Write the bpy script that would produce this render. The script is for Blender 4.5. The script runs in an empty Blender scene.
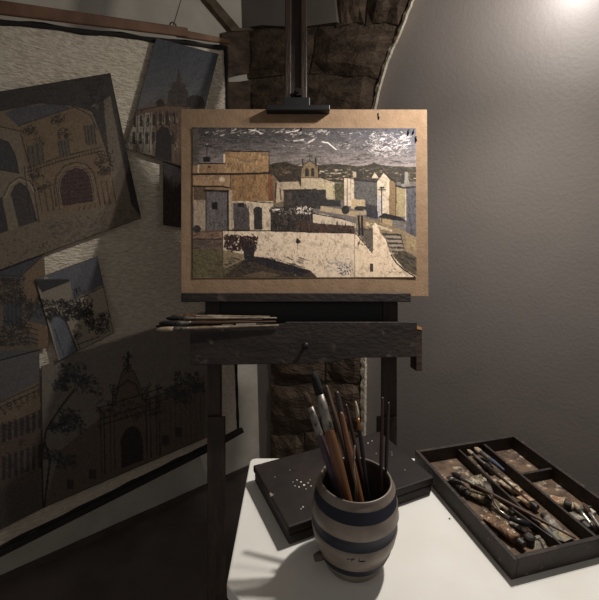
import bpy, math, random
import numpy as np
from mathutils import Vector, Matrix

# ------------------------------------------------------------------ camera
F = 415.0; P = math.radians(13.3); H = 1.35
SP, CP = math.sin(P), math.cos(P)
R_ = Vector((1, 0, 0)); U_ = Vector((0, SP, CP)); W_ = Vector((0, CP, -SP)); O_ = Vector((0, 0, H))
sc = bpy.context.scene
cd = bpy.data.cameras.new('camera'); cam = bpy.data.objects.new('camera', cd)
sc.collection.objects.link(cam); sc.camera = cam
cam.location = O_; cam.rotation_euler = (math.pi / 2 - P, 0, 0)
cd.sensor_fit = 'HORIZONTAL'; cd.sensor_width = 36; cd.lens = F / 599 * 36; cd.clip_start = 0.02
sc.view_settings.view_transform = 'Standard'; sc.view_settings.look = 'None'
sc.view_settings.gamma = 1; sc.view_settings.use_curve_mapping = False
sc.view_settings.exposure = 0.0

def ray(x, y): return W_ + R_ * ((x - 299.5) / F) + U_ * ((300 - y) / F)
def ep(x, y, D): return O_ + ray(x, y) * D                       # at a depth along the view axis
def aty(x, y, Y): r = ray(x, y); return O_ + r * (Y / r.y)
def atz(x, y, z): r = ray(x, y); return O_ + r * ((z - H) / r.z)
def onplane(x, y, p, n): r = ray(x, y); return O_ + r * ((p - O_).dot(n) / r.dot(n))
def project(v):
    d = Vector(v) - O_; w = d.dot(W_)
    return 299.5 + F * d.x / w, 300 - F * d.dot(U_) / w

# ------------------------------------------------------------------ materials
def lin(c):
    c = np.asarray(c, dtype=float) / 255.0
    return np.where(c <= 0.04045, c / 12.92, ((c + 0.055) / 1.055) ** 2.4)

def mat(name, c1, c2=None, scale=20, rough=0.6, bump=0.0, bscale=60, metal=0.0, detail=5, stretch=None,
        spots=None, spot_scale=60, spot_cut=(0.68, 0.72), spec=0.4, attr=None, contrast=(0.35, 0.65), coat=0.0):
    m = bpy.data.materials.new(name); m.use_nodes = True
    nt = m.node_tree; b = nt.nodes['Principled BSDF']
    def N(t): return nt.nodes.new(t)
    L = nt.links.new
    tc = N('ShaderNodeTexCoord'); mp = N('ShaderNodeMapping')
    L(tc.outputs['Object'], mp.inputs['Vector'])
    if stretch: mp.inputs['Scale'].default_value = stretch
    b.inputs['Roughness'].default_value = rough; b.inputs['Metallic'].default_value = metal
    b.inputs['Specular IOR Level'].default_value = spec
    b.inputs['Coat Weight'].default_value = coat
    col = (*lin(c1), 1)
    b.inputs['Base Color'].default_value = col
    out = None
    if attr:
        at = N('ShaderNodeAttribute'); at.attribute_name = attr; out = at.outputs['Color']
    if c2 is not None:
        n = N('ShaderNodeTexNoise'); n.inputs['Scale'].default_value = scale; n.inputs['Detail'].default_value = detail
        L(mp.outputs['Vector'], n.inputs['Vector'])
        r = N('ShaderNodeValToRGB')
        r.color_ramp.elements[0].position = contrast[0]; r.color_ramp.elements[1].position = contrast[1]
        r.color_ramp.elements[0].color = col; r.color_ramp.elements[1].color = (*lin(c2), 1)
        L(n.outputs['Fac'], r.inputs['Fac']); out = r.outputs['Color']
    if spots is not None:
        n = N('ShaderNodeTexNoise'); n.inputs['Scale'].default_value = spot_scale; n.inputs['Detail'].default_value = 3
        L(tc.outputs['Object'], n.inputs['Vector'])
        r = N('ShaderNodeValToRGB'); r.color_ramp.elements[0].position, r.color_ramp.elements[1].position = spot_cut
        L(n.outputs['Fac'], r.inputs['Fac'])
        mx = N('ShaderNodeMix'); mx.data_type = 'RGBA'
        L(r.outputs['Color'], mx.inputs['Factor'])
        if out: L(out, mx.inputs['A'])
        else: mx.inputs['A'].default_value = col
        mx.inputs['B'].default_value = (*lin(spots), 1); out = mx.outputs['Result']
    if out: L(out, b.inputs['Base Color'])
    if bump:
        n = N('ShaderNodeTexNoise'); n.inputs['Scale'].default_value = bscale; n.inputs['Detail'].default_value = 6
        L(mp.outputs['Vector'], n.inputs['Vector'])
        bn = N('ShaderNodeBump'); bn.inputs['Strength'].default_value = bump; bn.inputs['Distance'].default_value = 0.01
        L(n.outputs['Fac'], bn.inputs['Height']); L(bn.outputs['Normal'], b.inputs['Normal'])
    return m

M = {}
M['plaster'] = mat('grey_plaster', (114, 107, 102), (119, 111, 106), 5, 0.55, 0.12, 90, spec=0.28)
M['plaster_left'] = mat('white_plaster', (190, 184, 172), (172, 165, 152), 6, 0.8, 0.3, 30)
M['stone'] = mat('brown_stone', (98, 83, 70), (66, 56, 48), 14, 0.95, 0.9, 45, stretch=(1, 1, 2.4), spec=0.1)
M['mortar'] = mat('pale_mortar', (104, 92, 78), (84, 73, 61), 30, 0.95, 0.8, 90, spec=0.1)
M['edge'] = mat('broken_plaster_edge', (232, 224, 206), (205, 190, 165), 40, 0.9, 1.0, 80, spec=0.1)
M['floor'] = mat('dark_stone_floor', (96, 86, 79), (78, 69, 63), 5, 0.8, 0.2, 20)
M['skirting'] = mat('dark_skirting', (84, 74, 68), (68, 60, 55), 10, 0.8)
M['ceiling'] = mat('ceiling_plaster', (110, 104, 96), (96, 90, 82), 4, 0.9)
M['easel'] = mat('dark_easel_wood', (62, 46, 38), (36, 28, 25), 12, 0.55, 0.35, 40, stretch=(1, 6, 1), spots=(130, 120, 108), spot_scale=26, spot_cut=(0.68, 0.76))
M['easel_rail'] = mat('dark_easel_rail', (58, 42, 34), (38, 29, 25), 14, 0.5, 0.25, 40, stretch=(6, 1, 1))
M['drawer'] = mat('paint_stained_drawer', (46, 36, 31), (27, 22, 20), 9, 0.6, 0.25, 60, stretch=(1, 2, 2), spots=(98, 84, 73), spot_scale=30, spot_cut=(0.62, 0.8))
M['raw_wood'] = mat('raw_end_wood', (190, 140, 88), (165, 115, 70), 30, 0.7)
M['board'] = mat('brown_hardboard', (148, 122, 98), (135, 111, 88), 40, 0.85, 0.12, 160, spec=0.15)
M['black'] = mat('black_metal', (22, 21, 22), None, rough=0.45)
M['dark_metal'] = mat('dark_iron', (52, 46, 42), (38, 34, 32), 40, 0.4, metal=0.6)
M['paint'] = mat('painted_paper', (128, 128, 128), attr='paint', rough=0.6, bump=0.06, bscale=160, spec=0.3)
M['print'] = mat('inked_paper', (128, 128, 128), attr='paint', rough=0.8, bump=0.06, bscale=90, spec=0.15)
M['canvas'] = mat('off_white_canvas', (212, 202, 184), (182, 170, 152), 55, 0.9, 0.7, 70, stretch=(1, 1, 3.5), spec=0.1)
M['canvas_edge'] = mat('black_binding', (26, 23, 22), (38, 33, 30), 30, 0.9)
M['batten'] = mat('brown_batten', (118, 84, 60), (86, 60, 44), 14, 0.7, 0.2, 40)
M['table'] = mat('white_table_paint', (234, 231, 224), (226, 222, 213), 8, 0.6, 0.04, 60, spec=0.25)
M['table_leg'] = mat('table_leg_paint', (120, 112, 102), (104, 96, 88), 8, 0.6)
M['lacquer'] = mat('black_lacquer', (46, 38, 34), (33, 28, 26), 14, 0.6, 0.12, 30, spots=(150, 138, 122), spot_scale=34, spot_cut=(0.70, 0.76), spec=0.25)
M['white_drip'] = mat('white_paint_drip', (225, 220, 208), None, rough=0.5)
M['glaze'] = mat('grey_glaze', (134, 122, 110), (104, 93, 83), 22, 0.4, 0.05, 40, spec=0.5, spots=(96, 80, 68), spot_scale=22, spot_cut=(0.62, 0.8))
M['blue_glaze'] = mat('cobalt_glaze', (30, 33, 48), (22, 25, 38), 18, 0.55, spec=0.3)
M['jar_in'] = mat('jar_inside', (92, 82, 72), (70, 62, 55), 20, 0.6)
M['tray'] = mat('dark_tray_wood', (52, 40, 33), (34, 27, 23), 18, 0.6, 0.3, 50, stretch=(1, 4, 1), spots=(110, 96, 80), spot_scale=55, spot_cut=(0.68, 0.76))
M['tray_floor'] = mat('stained_tray_floor', (112, 90, 71), (68, 54, 44), 40, 0.8, 0.4, 60, spots=(178, 164, 142), spot_scale=58, spot_cut=(0.58, 0.72))
M['crust'] = mat('dried_paint_crust', (120, 98, 76), (60, 50, 42), 80, 0.8, 1.0, 120, spots=(200, 188, 164), spot_scale=130, spot_cut=(0.55, 0.65))
M['h_orange'] = mat('orange_wood_handle', (122, 82, 54), (98, 65, 43), 18, 0.45, stretch=(6, 6, 1))
M['h_brown'] = mat('brown_wood_handle', (78, 54, 40), (58, 41, 32), 18, 0.5, stretch=(6, 6, 1))
M['h_dark'] = mat('dark_handle', (52, 40, 36), (40, 31, 29), 18, 0.4)
M['h_red'] = mat('red_brown_handle', (62, 40, 35), (48, 31, 28), 18, 0.4)
M['h_black'] = mat('black_handle', (28, 26, 28), None, rough=0.3)
M['h_purple'] = mat('violet_stained_handle', (84, 70, 86), (60, 46, 44), 40, 0.5)
M['h_grey'] = mat('pale_stained_handle', (150, 134, 114), (96, 80, 66), 50, 0.5)
M['h_blue'] = mat('blue_stained_handle', (66, 72, 92), (46, 44, 50), 40, 0.5)
M['ferrule'] = mat('dull_ferrule', (140, 134, 126), (100, 94, 86), 60, 0.45, metal=0.6, spots=(70, 62, 56), spot_scale=120, spot_cut=(0.6, 0.64))
M['copper'] = mat('copper_ferrule', (176, 120, 82), (120, 84, 60), 60, 0.4, metal=0.8)
M['br_black'] = mat('dark_bristles', (34, 29, 27), (24, 21, 20), 200, 0.9, 0.6, 300, stretch=(1, 1, 0.1))
M['br_brown'] = mat('brown_bristles', (94, 68, 54), (66, 48, 40), 200, 0.9, 0.6, 300, stretch=(1, 1, 0.1))
M['br_pale'] = mat('pale_bristles', (186, 170, 144), (150, 132, 108), 200, 0.9, 0.6, 300, stretch=(1, 1, 0.1))
M['steel'] = mat('worn_steel', (200, 192, 178), (130, 122, 112), 50, 0.3, metal=0.9)
for nm, a, b_ in (('cream', (206, 194, 166), (140, 108, 80)), ('tin', (150, 142, 130), (88, 80, 72)), ('brown', (132, 100, 72), (80, 62, 48)),
                  ('olive', (126, 112, 84), (84, 72, 54)), ('dark', (64, 56, 50), (40, 35, 33)), ('blue', (96, 112, 122), (70, 66, 60)), ('rust', (150, 104, 74), (190, 172, 144))):
    M['tube_' + nm] = mat('paint_tube_' + nm, a, b_, 60, 0.5, 0.5, 120, spots=(214, 204, 186), spot_scale=150, spot_cut=(0.62, 0.68), metal=0.15)
M['cap'] = mat('tube_cap', (40, 35, 33), (60, 54, 48), 60, 0.5)
M['cap_white'] = mat('white_tube_cap', (205, 196, 178), (168, 156, 138), 60, 0.5)
M['rag'] = mat('paint_rag', (198, 188, 164), (150, 138, 116), 40, 0.95, 0.6, 120)
M['scrap'] = mat('grey_paper_scrap', (164, 156, 142), (132, 122, 108), 40, 0.9, 0.3, 100)
M['scrap_teal'] = mat('teal_stained_scrap', (112, 128, 124), (170, 146, 110), 45, 0.8, 0.3, 100)
M['string'] = mat('string', (84, 74, 62), None, rough=0.9)
M['pin'] = mat('pin_black', (18, 17, 18), None, rough=0.4)

# ------------------------------------------------------------------ mesh builder
def mesh_obj(name, verts, faces, mats, mi=None, smooth=False, parent=None, origin=None, local=False, bevel=0, parent_off=None):
    vs = [Vector(v) for v in verts]
    if local: off = Vector((0, 0, 0))
    elif parent is not None: off = parent_off if parent_off is not None else parent.location.copy()
    elif origin is not None: off = Vector(origin)
    else:
        xs = [v.x for v in vs]; ys = [v.y for v in vs]; zs = [v.z for v in vs]
        off = Vector(((min(xs) + max(xs)) / 2, (min(ys) + max(ys)) / 2, min(zs)))
    me = bpy.data.meshes.new(name); me.from_pydata([tuple(v - off) for v in vs], [], faces)
    if not isinstance(mats, (list, tuple)): mats = [mats]
    for m in mats: me.materials.append(M[m])
    if mi: me.polygons.foreach_set('material_index', mi)
    if smooth: me.polygons.foreach_set('use_smooth', [True] * len(me.polygons))
    me.validate(); me.update()
    o = bpy.data.objects.new(name, me); sc.collection.objects.link(o)
    if parent is not None: o.parent = parent
    elif not local: o.location = off
    if bevel:
        bv = o.modifiers.new('bevel', 'BEVEL'); bv.width = bevel; bv.segments = 2; bv.limit_method = 'ANGLE'
    return o

class G:
    def __init__(s): s.v = []; s.f = []; s.mi = []
    def add(s, v, f, mi=0):
        k = len(s.v); s.v += [Vector(a) for a in v]; s.f += [tuple(i + k for i in q) for q in f]; s.mi += [mi] * len(f); return s
    def hexa(s, a, ext, mi=0):        # four corners + extrusion vector
        v = [Vector(p) for p in a] + [Vector(p) + ext for p in a]; n = len(a)
        f = [tuple(range(n))[::-1], tuple(range(n, 2 * n))] + [(i, (i + 1) % n, n + (i + 1) % n, n + i) for i in range(n)]
        # orient outward
        c = sum(v, Vector()) / len(v); nn = (v[1] - v[0]).cross(v[2] - v[1])
        if nn.dot(v[0] - c) > 0: f = [q[::-1] for q in f]
        return s.add(v, f, mi)
    def box(s, x0, y0, z0, x1, y1, z1, mi=0):
        return s.hexa([(x0, y0, z0), (x1, y0, z0), (x1, y1, z0), (x0, y1, z0)], Vector((0, 0, z1 - z0)), mi)
    def tube(s, pts, rad, seg=10, mi=0, flat=None, cap=True):
        pts = [Vector(p) for p in pts]; n = len(pts)
        if not isinstance(rad, (list, tuple)): rad = [rad] * n
        d0 = (pts[-1] - pts[0]).normalized()
        a = Vector((0, 0, 1)) if abs(d0.z) < 0.9 else Vector((1, 0, 0))
        rings = []
        for i, p in enumerate(pts):
            d = (pts[min(i + 1, n - 1)] - pts[max(i - 1, 0)]).normalized()
            u = d.cross(a).normalized(); w = u.cross(d).normalized()
            fl = 1 if flat is None else flat[i]
            rings.append([p + u * (math.cos(t) * rad[i]) + w * (math.sin(t) * rad[i] * fl) for t in [2 * math.pi * k / seg for k in range(seg)]])
        v = [q for r in rings for q in r]
        f = [(i * seg + k, i * seg + (k + 1) % seg, (i + 1) * seg + (k + 1) % seg, (i + 1) * seg + k) for i in range(n - 1) for k in range(seg)]
        if cap: f += [tuple(range(seg))[::-1], tuple(range((n - 1) * seg, n * seg))]
        return s.add(v, f, mi)
    def lathe(s, prof, seg=24, c=(0, 0, 0), mis=None):
        v = []; f = []; n = len(prof); k0 = len(s.v)
        for r, z in prof:
            v += [Vector((c[0] + r * math.cos(2 * math.pi * k / seg), c[1] + r * math.sin(2 * math.pi * k / seg), c[2] + z)) for k in range(seg)]
        s.v += v
        for i in range(n - 1):
            for k in range(seg):
                s.f.append(tuple(k0 + q for q in (i * seg + k, i * seg + (k + 1) % seg, (i + 1) * seg + (k + 1) % seg, (i + 1) * seg + k)))
                s.mi.append(mis[i] if mis else 0)
        s.f.append(tuple(k0 + q for q in range(seg))[::-1]); s.mi.append(mis[0] if mis else 0)
        s.f.append(tuple(k0 + q for q in range((n - 1) * seg, n * seg))); s.mi.append(mis[-1] if mis else 0)
        return s
    def build(s, name, mats, parent=None, smooth=False, **k):
        return mesh_obj(name, s.v, s.f, mats, s.mi if any(s.mi) else None, smooth, parent, **k)

def tag(o, label, cat, group=None, kind=None):
    if label: o['label'] = label
    if cat: o['category'] = cat
    if group: o['group'] = group
    if kind: o['kind'] = kind
    return o
def empty(name, loc, label, cat, group=None):
    o = bpy.data.objects.new(name, None); sc.collection.objects.link(o); o.location = loc; o.empty_display_size = 0.05
    return tag(o, label, cat, group)
def struct(o, label=None): o['kind'] = 'structure'; o['label'] = label or o.name; return o

# ------------------------------------------------------------------ raster painter (pigment patterns of the paintings)
class Paint:
    def __init__(s, x0, y0, x1, y1, col, sc_=4, seed=1):
        s.x0, s.y0, s.s = x0, y0, sc_
        s.w = int((x1 - x0) * sc_); s.h = int((y1 - y0) * sc_)
        s.a = np.ones((s.h, s.w, 3)) * np.array(col, float); s.r = np.random.RandomState(seed)
    def _win(s, xa, ya, xb, yb):
        i0 = max(0, int((xa - s.x0) * s.s) - 1); i1 = min(s.w, int((xb - s.x0) * s.s) + 2)
        j0 = max(0, int((ya - s.y0) * s.s) - 1); j1 = min(s.h, int((yb - s.y0) * s.s) + 2)
        if i1 <= i0 or j1 <= j0: return None
        X, Y = np.meshgrid((np.arange(i0, i1) + .5) / s.s + s.x0, (np.arange(j0, j1) + .5) / s.s + s.y0)
        return i0, i1, j0, j1, X, Y
    def poly(s, pts, col, al=1.0, jit=0):
        xs = [p[0] for p in pts]; ys = [p[1] for p in pts]
        w = s._win(min(xs), min(ys), max(xs), max(ys))
        if w is None: return
        i0, i1, j0, j1, X, Y = w; ins = np.zeros(X.shape, bool); n = len(pts)
        for i in range(n):
            xa, ya = pts[i]; xb, yb = pts[(i + 1) % n]
            if ya == yb: continue
            ins ^= ((ya > Y) != (yb > Y)) & (X < (xb - xa) * (Y - ya) / (yb - ya) + xa)
        reg = s.a[j0:j1, i0:i1]; reg[ins] = reg[ins] * (1 - al) + np.array(col, float) * al
    def rect(s, x0, y0, x1, y1, col, al=1.0): s.poly([(x0, y0), (x1, y0), (x1, y1), (x0, y1)], col, al)
    def ell(s, cx, cy, rx, ry, col, al=1.0):
        s.poly([(cx + rx * math.cos(t), cy + ry * math.sin(t)) for t in [k * math.pi / 10 for k in range(20)]], col, al)
    def line(s, pts, wd, col, al=1.0):
        for (xa, ya), (xb, yb) in zip(pts[:-1], pts[1:]):
            w = s._win(min(xa, xb) - wd, min(ya, yb) - wd, max(xa, xb) + wd, max(ya, yb) + wd)
            if w is None: continue
            i0, i1, j0, j1, X, Y = w; dx, dy = xb - xa, yb - ya; L2 = dx * dx + dy * dy + 1e-9
            t = np.clip(((X - xa) * dx + (Y - ya) * dy) / L2, 0, 1)
            d = np.hypot(X - xa - t * dx, Y - ya - t * dy)
            k = np.clip((wd / 2 - d) * s.s + .5, 0, 1)[..., None] * al
            reg = s.a[j0:j1, i0:i1]; reg[:] = reg * (1 - k) + np.array(col, float) * k
    def dabs(s, x0, y0, x1, y1, n, col, l=(1, 3), wd=(.3, .8), ang=(0, 3.14), al=.7, var=15):
        for _ in range(n):
            x = s.r.uniform(x0, x1); y = s.r.uniform(y0, y1); a = s.r.uniform(*ang); q = s.r.uniform(*l) / 2
            s.line([(x - q * math.cos(a), y - q * math.sin(a)), (x + q * math.cos(a), y + q * math.sin(a))], s.r.uniform(*wd),
                   np.clip(np.array(col) + s.r.uniform(-var, var), 0, 255), al)
    def scrib(s, x0, y0, x1, y1, n, col, wd=.6, al=.8, r=(1, 2.6)):
        for _ in range(n):
            x = s.r.uniform(x0, x1); y = s.r.uniform(y0, y1); q = s.r.uniform(*r); t0 = s.r.uniform(0, 6.3); e = s.r.uniform(2, 5)
            s.line([(x + q * math.cos(t0 + e * k / 6), y + q * math.sin(t0 + e * k / 6)) for k in range(7)], wd, col, al)
    def tex(s, amp=8, blur=3):
        n = s.r.normal(0, 1, (s.h, s.w))
        for _ in range(blur):
            n = (n + np.roll(n, 1, 0) + np.roll(n, -1, 0) + np.roll(n, 1, 1) + np.roll(n, -1, 1)) / 5
        n /= n.std() + 1e-9; s.a = np.clip(s.a + (n * amp)[..., None], 0, 255)
    def sample(s, px, py):
        i = np.clip(((px - s.x0) * s.s).astype(int), 0, s.w - 1); j = np.clip(((py - s.y0) * s.s).astype(int), 0, s.h - 1)
        return s.a[j, i]

def sheet(name, quad, pt, nrm, cv, step, matname, thick=0.0008, curl=0.0, seed=0, origin=None):
    """a painted sheet lying on a plane; quad = its four corners (top-left, top-right, bottom-right, bottom-left)"""
    c = [np.array(onplane(x, y, pt, nrm)) for x, y in quad]
    wpx = max(math.dist(quad[0], quad[1]), math.dist(quad[3], quad[2])); hpx = max(math.dist(quad[0], quad[3]), math.dist(quad[1], quad[2]))
    nu, nv = int(wpx / step), int(hpx / step)
    u, v = np.meshgrid(np.linspace(0, 1, nu + 1), np.linspace(0, 1, nv + 1)); u = u[..., None]; v = v[..., None]
    p = (c[0] * (1 - u) + c[1] * u) * (1 - v) + (c[3] * (1 - u) + c[2] * u) * v
    d = p - np.array(O_); w = d @ np.array(W_)
    px = 299.5 + F * d[..., 0] / w; py = 300 - F * (d @ np.array(U_)) / w
    col = lin(cv.sample(px, py))
    n = np.array(nrm) * (1 if np.dot(np.array(nrm), np.array(O_) - c[0]) > 0 else -1)
    uu, vv = u[..., 0], v[..., 0]
    lift = curl * (0.5 * np.sin(uu * 9 + seed) * np.sin(vv * 7 + 2 * seed) + 0.5 + 1.5 * (np.abs(uu - .5) * 2) ** 8 * (np.abs(vv - .5) * 2) ** 4)
    p = p + n * (lift + thick)[..., None]
    nvx = (nu + 1) * (nv + 1); fr = p.reshape(-1, 3); bk = fr - n * thick
    org = p.reshape(-1, 3).mean(0) if origin is None else np.array(origin)
    V = np.vstack([fr, bk]) - org
    i = (np.arange(nv)[:, None] * (nu + 1) + np.arange(nu)[None, :]).ravel()
    q = np.stack([i, i + nu + 1, i + nu + 2, i + 1], 1)
    faces = [q, q[:, ::-1] + nvx]
    def rim(a): a = np.array(a); return np.stack([a[:-1], a[1:], a[1:] + nvx, a[:-1] + nvx], 1)
    top = np.arange(nu + 1); faces.append(rim(top)); faces.append(rim((top + nv * (nu + 1))[::-1]))
    lf = np.arange(nv + 1) * (nu + 1); faces.append(rim(lf[::-1])); faces.append(rim(lf + nu))
    Fc = np.vstack(faces)
    me = bpy.data.meshes.new(name)
    me.vertices.add(len(V)); me.vertices.foreach_set('co', V.ravel())
    me.loops.add(Fc.size); me.loops.foreach_set('vertex_index', Fc.ravel().astype(np.int32))
    me.polygons.add(len(Fc)); me.polygons.foreach_set('loop_start', (np.arange(len(Fc)) * 4).astype(np.int32))
    me.update(calc_edges=True)
    at = me.attributes.new('paint', 'FLOAT_COLOR', 'POINT')
    if matname == 'print':
        g0 = cv.sample(px, py) * .70 + 14; m0 = g0.mean(-1, keepdims=True); col = lin(m0 + (g0 - m0) * .62)
    cc = np.concatenate([col.reshape(-1, 3), np.tile(lin((190, 178, 156)), (nvx, 1))]); cc = np.hstack([cc, np.ones((len(cc), 1))])
    at.data.foreach_set('color', cc.ravel().astype(np.float32))
    me.materials.append(M[matname])
    o = bpy.data.objects.new(name, me); sc.collection.objects.link(o); o.location = org
    return o
#@@SETTING
# ------------------------------------------------------------------ the setting
rnd = random.Random(7)
eL = Vector((.785, .62, 0)).normalized()                   # run of the left wall
WL = Vector((-.19, 1.87, 0)); nL = Vector((eL.y, -eL.x, 0))
eR = Vector((.81, -.586, 0)).normalized(); WR = Vector((.285, 1.72, 0)); nR = Vector((eR.y, -eR.x, 0)) * 1
if nR.y > 0: nR = -nR
_c = onplane(258, 400, WR, nR); WL = Vector((_c.x, _c.y, 0))
CEIL = 2.75; ZF = -.11
def wallslab(name, a, b, n, z0, z1, m, th=.12):
    g = G(); g.hexa([(a.x, a.y, z0), (b.x, b.y, z0), (b.x - n.x * th, b.y - n.y * th, z0), (a.x - n.x * th, a.y - n.y * th, z0)], Vector((0, 0, z1 - z0)))
    return struct(g.build(name, m))
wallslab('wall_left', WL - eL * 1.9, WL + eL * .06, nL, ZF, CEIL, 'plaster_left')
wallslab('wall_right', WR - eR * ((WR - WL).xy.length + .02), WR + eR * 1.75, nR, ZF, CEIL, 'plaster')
g = G(); g.box(-2.0, -.6, ZF - .1, 2.0, 2.3, ZF); struct(g.build('floor', 'floor'))
g = G(); g.box(-2.0, .2, CEIL, 2.0, 2.3, CEIL + .1); struct(g.build('ceiling', 'ceiling'))
wallslab('baseboard_left', WL - eL * 1.9 + nL * .012, WL + eL * .02 + nL * .012, nL, ZF, ZF + .03, 'skirting', .012)

# stone pier with the springing of an arch, bare stones in courses
YP = 1.60
def pw_(x, y, d): return onplane(x, y, WR + nR * (.03 - d), nR)      # point on the pier face, d metres behind it
def interp(tab, y):
    for (ya, xa), (yb, xb) in zip(tab[:-1], tab[1:]):
        if ya <= y <= yb: return xa + (xb - xa) * (y - ya) / (yb - ya)
    return tab[0][1] if y < tab[0][0] else tab[-1][1]
RB = [(-260, 560), (-150, 478), (-60, 436), (0, 413), (28, 402), (60, 388), (90, 379), (108, 375), (200, 367), (600, 363)]
LBn = [(-260, 140), (-100, 205), (0, 229), (45, 236), (108, 240), (250, 262), (360, 270), (600, 268)]
joints = [-230, -165, -100, -38, 27, 78, 128, 182, 236, 290, 343, 382, 432, 486, 560, 700]
gs = G(); gm = G()
def pl_(x, y, d): return onplane(x, y, WL + nL * (.03 - d), nL)
def stone(x0, x1, xa0, xa1, y0, y1, dep, pf=None, nn=None, gs=gs):
    pf = pf or pw_; nn = nn or nR
    n = 5; m = 4; vs = []; fs = []
    for j in range(m + 1):
        for i in range(n + 1):
            t = i / n; q = j / m
            xx = (x0 * (1 - t) + x1 * t) * (1 - q) + (xa0 * (1 - t) + xa1 * t) * q; yy = y0 + (y1 - y0) * q + 3 * math.sin(t * 3 + x0)
            e = (i in (0, n)) + (j in (0, m))
            vs.append(pf(xx, yy, (0.014 if e else -dep) + rnd.uniform(-.006, .006)))
    for j in range(m):
        for i in range(n):
            a = j * (n + 1) + i; fs.append((a, a + n + 1, a + n + 2, a + 1))
    k = len(vs); bv = [v - nn * .1 for v in vs]; vs = vs + bv
    ring = list(range(n + 1)) + [j * (n + 1) + n for j in range(1, m + 1)] + [m * (n + 1) + i for i in range(n - 1, -1, -1)] + [j * (n + 1) for j in range(m - 1, 0, -1)]
    for a, b in zip(ring, ring[1:] + ring[:1]): fs.append((a, b, b + k, a + k))
    gs.add(vs, fs)
for c, (ya, yb) in enumerate(zip(joints[:-1], joints[1:])):
    la, lb, ra, rb = interp(LBn, ya), interp(LBn, yb), interp(RB, ya) - 3, interp(RB, yb) - 3
    if c == 3: la, lb = 328, 335                      # plastered over left of the mast
    cuts = [0, .5 + rnd.uniform(-.14, .14), 1] if (rb - lb) > 60 else [0, 1]
    for t0, t1 in zip(cuts[:-1], cuts[1:]):
        gp = 1.2
        stone(la + (ra - la) * t0 + gp, la + (ra - la) * t1 - gp, lb + (rb - lb) * t0 + gp, lb + (rb - lb) * t1 - gp, ya + 1.6, yb - 1.6, rnd.uniform(.002, .014))
for x0, x1, xa0, xa1, y0, y1 in ((222, 259, 222, 258, 30, 76), (214, 258, 214, 257, 79, 128), (224, 256, 226, 256, 131, 182), (232, 255, 236, 255, 185, 236)):
    stone(x0, x1, xa0, xa1, y0, y1, .006, pl_, nL)
pier = gs.build('wall_back', 'stone', smooth=False); struct(pier)
# mortar core behind the stones
core = [pw_(interp(LBn, y) + 1, y, .022) for y in range(-230, 701, 30)] + [pw_(interp(RB, y) - 1, y, .022) for y in range(700, -231, -30)]
gm.hexa(core, -nR * .2); o = gm.build('mortar', 'mortar', pier); 
# plaster patch above the first full course
gq = G(); gq.hexa([pw_(x, y, -.004) for x, y in ((222, -40), (331, -40), (337, 22), (300, 27), (262, 25), (240, 28))], -nR * .05); struct(gq.build('trim_1', 'ceiling'))
# rough pale plaster lip along the right edge of the stones
ge = G(); ys = list(range(-230, 601, 4)); row = []
for y in ys:
    x = interp(RB, y); j = rnd.uniform(-.7, .7); wd = rnd.uniform(2.4, 4) + (1.5 if y > 300 else 0)
    row.append((pw_(x - wd + j, y, .006), pw_(x - .6 + j * .5, y, -.006), pw_(x + 1.2 + j * .5, y, .028)))
vs = [p for r in row for p in r]; fs = []
for k in range(len(row) - 1):
    for q in (0, 1): fs.append((k * 3 + q, k * 3 + q + 3, k * 3 + q + 4, k * 3 + q + 1))
nb = len(vs); vs += [p - nR * .09 for p in vs]
fs += [(a + nb, d + nb, c + nb, b + nb) for a, b, c, d in fs]
for k in range(len(row) - 1): fs += [(k * 3, nb + k * 3, nb + k * 3 + 3, k * 3 + 3), (k * 3 + 2, k * 3 + 5, nb + k * 3 + 5, nb + k * 3 + 2)]
ge.add(vs, fs); struct(ge.build('trim_2', 'edge'))
# pale plaster rib left of the pier
gr = G(); row = []
for y in range(-230, 60, 12):
    x = 204 + (y) * .62 if y > -230 else 62
    row.append(y)
gr.hexa([pl_(x, y, -.004) for x, y in ((168, -60), (184, -60), (216, 0), (240, 28), (258, 26), (258, 30), (232, 31), (206, 0))], -nL * .06); struct(gr.build('trim_3', 'mortar'))
#@@HANGING
# ------------------------------------------------------------------ canvas wall hanging, tipped forward on its string
e1 = Vector((564, 445, 78)).normalized(); e2 = Vector((-38, 209, -920)).normalized(); nH = e1.cross(e2).normalized()
if nH.y > 0: nH = -nH
PH = aty(226, 46, 1.385)
def hp(u, v, w=0): return PH - e1 * u + e2 * v + nH * w          # u leftwards, v down, w towards the room
def huv(x, y):
    d = onplane(x, y, PH, nH) - PH; return -d.dot(e1), d.dot(e2)
HH = huv(238, 430)[1]; HWd = huv(-20, 545)[0] + .05
hang = empty('canvas_hanging', hp(HWd / 2, HH), 'large cream canvas covered in drawings, hanging on the left wall', 'wall hanging')
nu, nv = 60, 50; vs = []; fs = []
for j in range(nv + 1):
    for i in range(nu + 1):
        u, v = i / nu * HWd, j / nv * HH
        w = .004 * math.sin(u * 11) * math.sin(v * 2) * (j / nv) - .004
        vs.append(hp(u, v, w))
for j in range(nv):
    for i in range(nu):
        a = j * (nu + 1) + i; fs.append((a, a + 1, a + nu + 2, a + nu + 1))
nb = len(vs); vs += [p - nH * .003 for p in vs]; fs += [tuple(q + nb for q in f[::-1]) for f in fs]
mesh_obj('canvas', vs, fs, 'canvas', smooth=True, parent=hang)
for nm, (ua, va, ub, vb) in dict(side_binding=(0, 0, 0, HH), top_binding=(0, .004, HWd, .004), bottom_binding=(0, HH, HWd, HH)).items():
    g = G(); n = 40; pts = [hp(ua + (ub - ua) * k / n, va + (vb - va) * k / n + .0018 * math.sin(k * .9), -.003) for k in range(n + 1)]
    g.tube(pts, [.0062 + .001 * math.sin(k * 1.7) for k in range(n + 1)], 8); g.build(nm, 'canvas_edge', hang, smooth=True)
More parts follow.
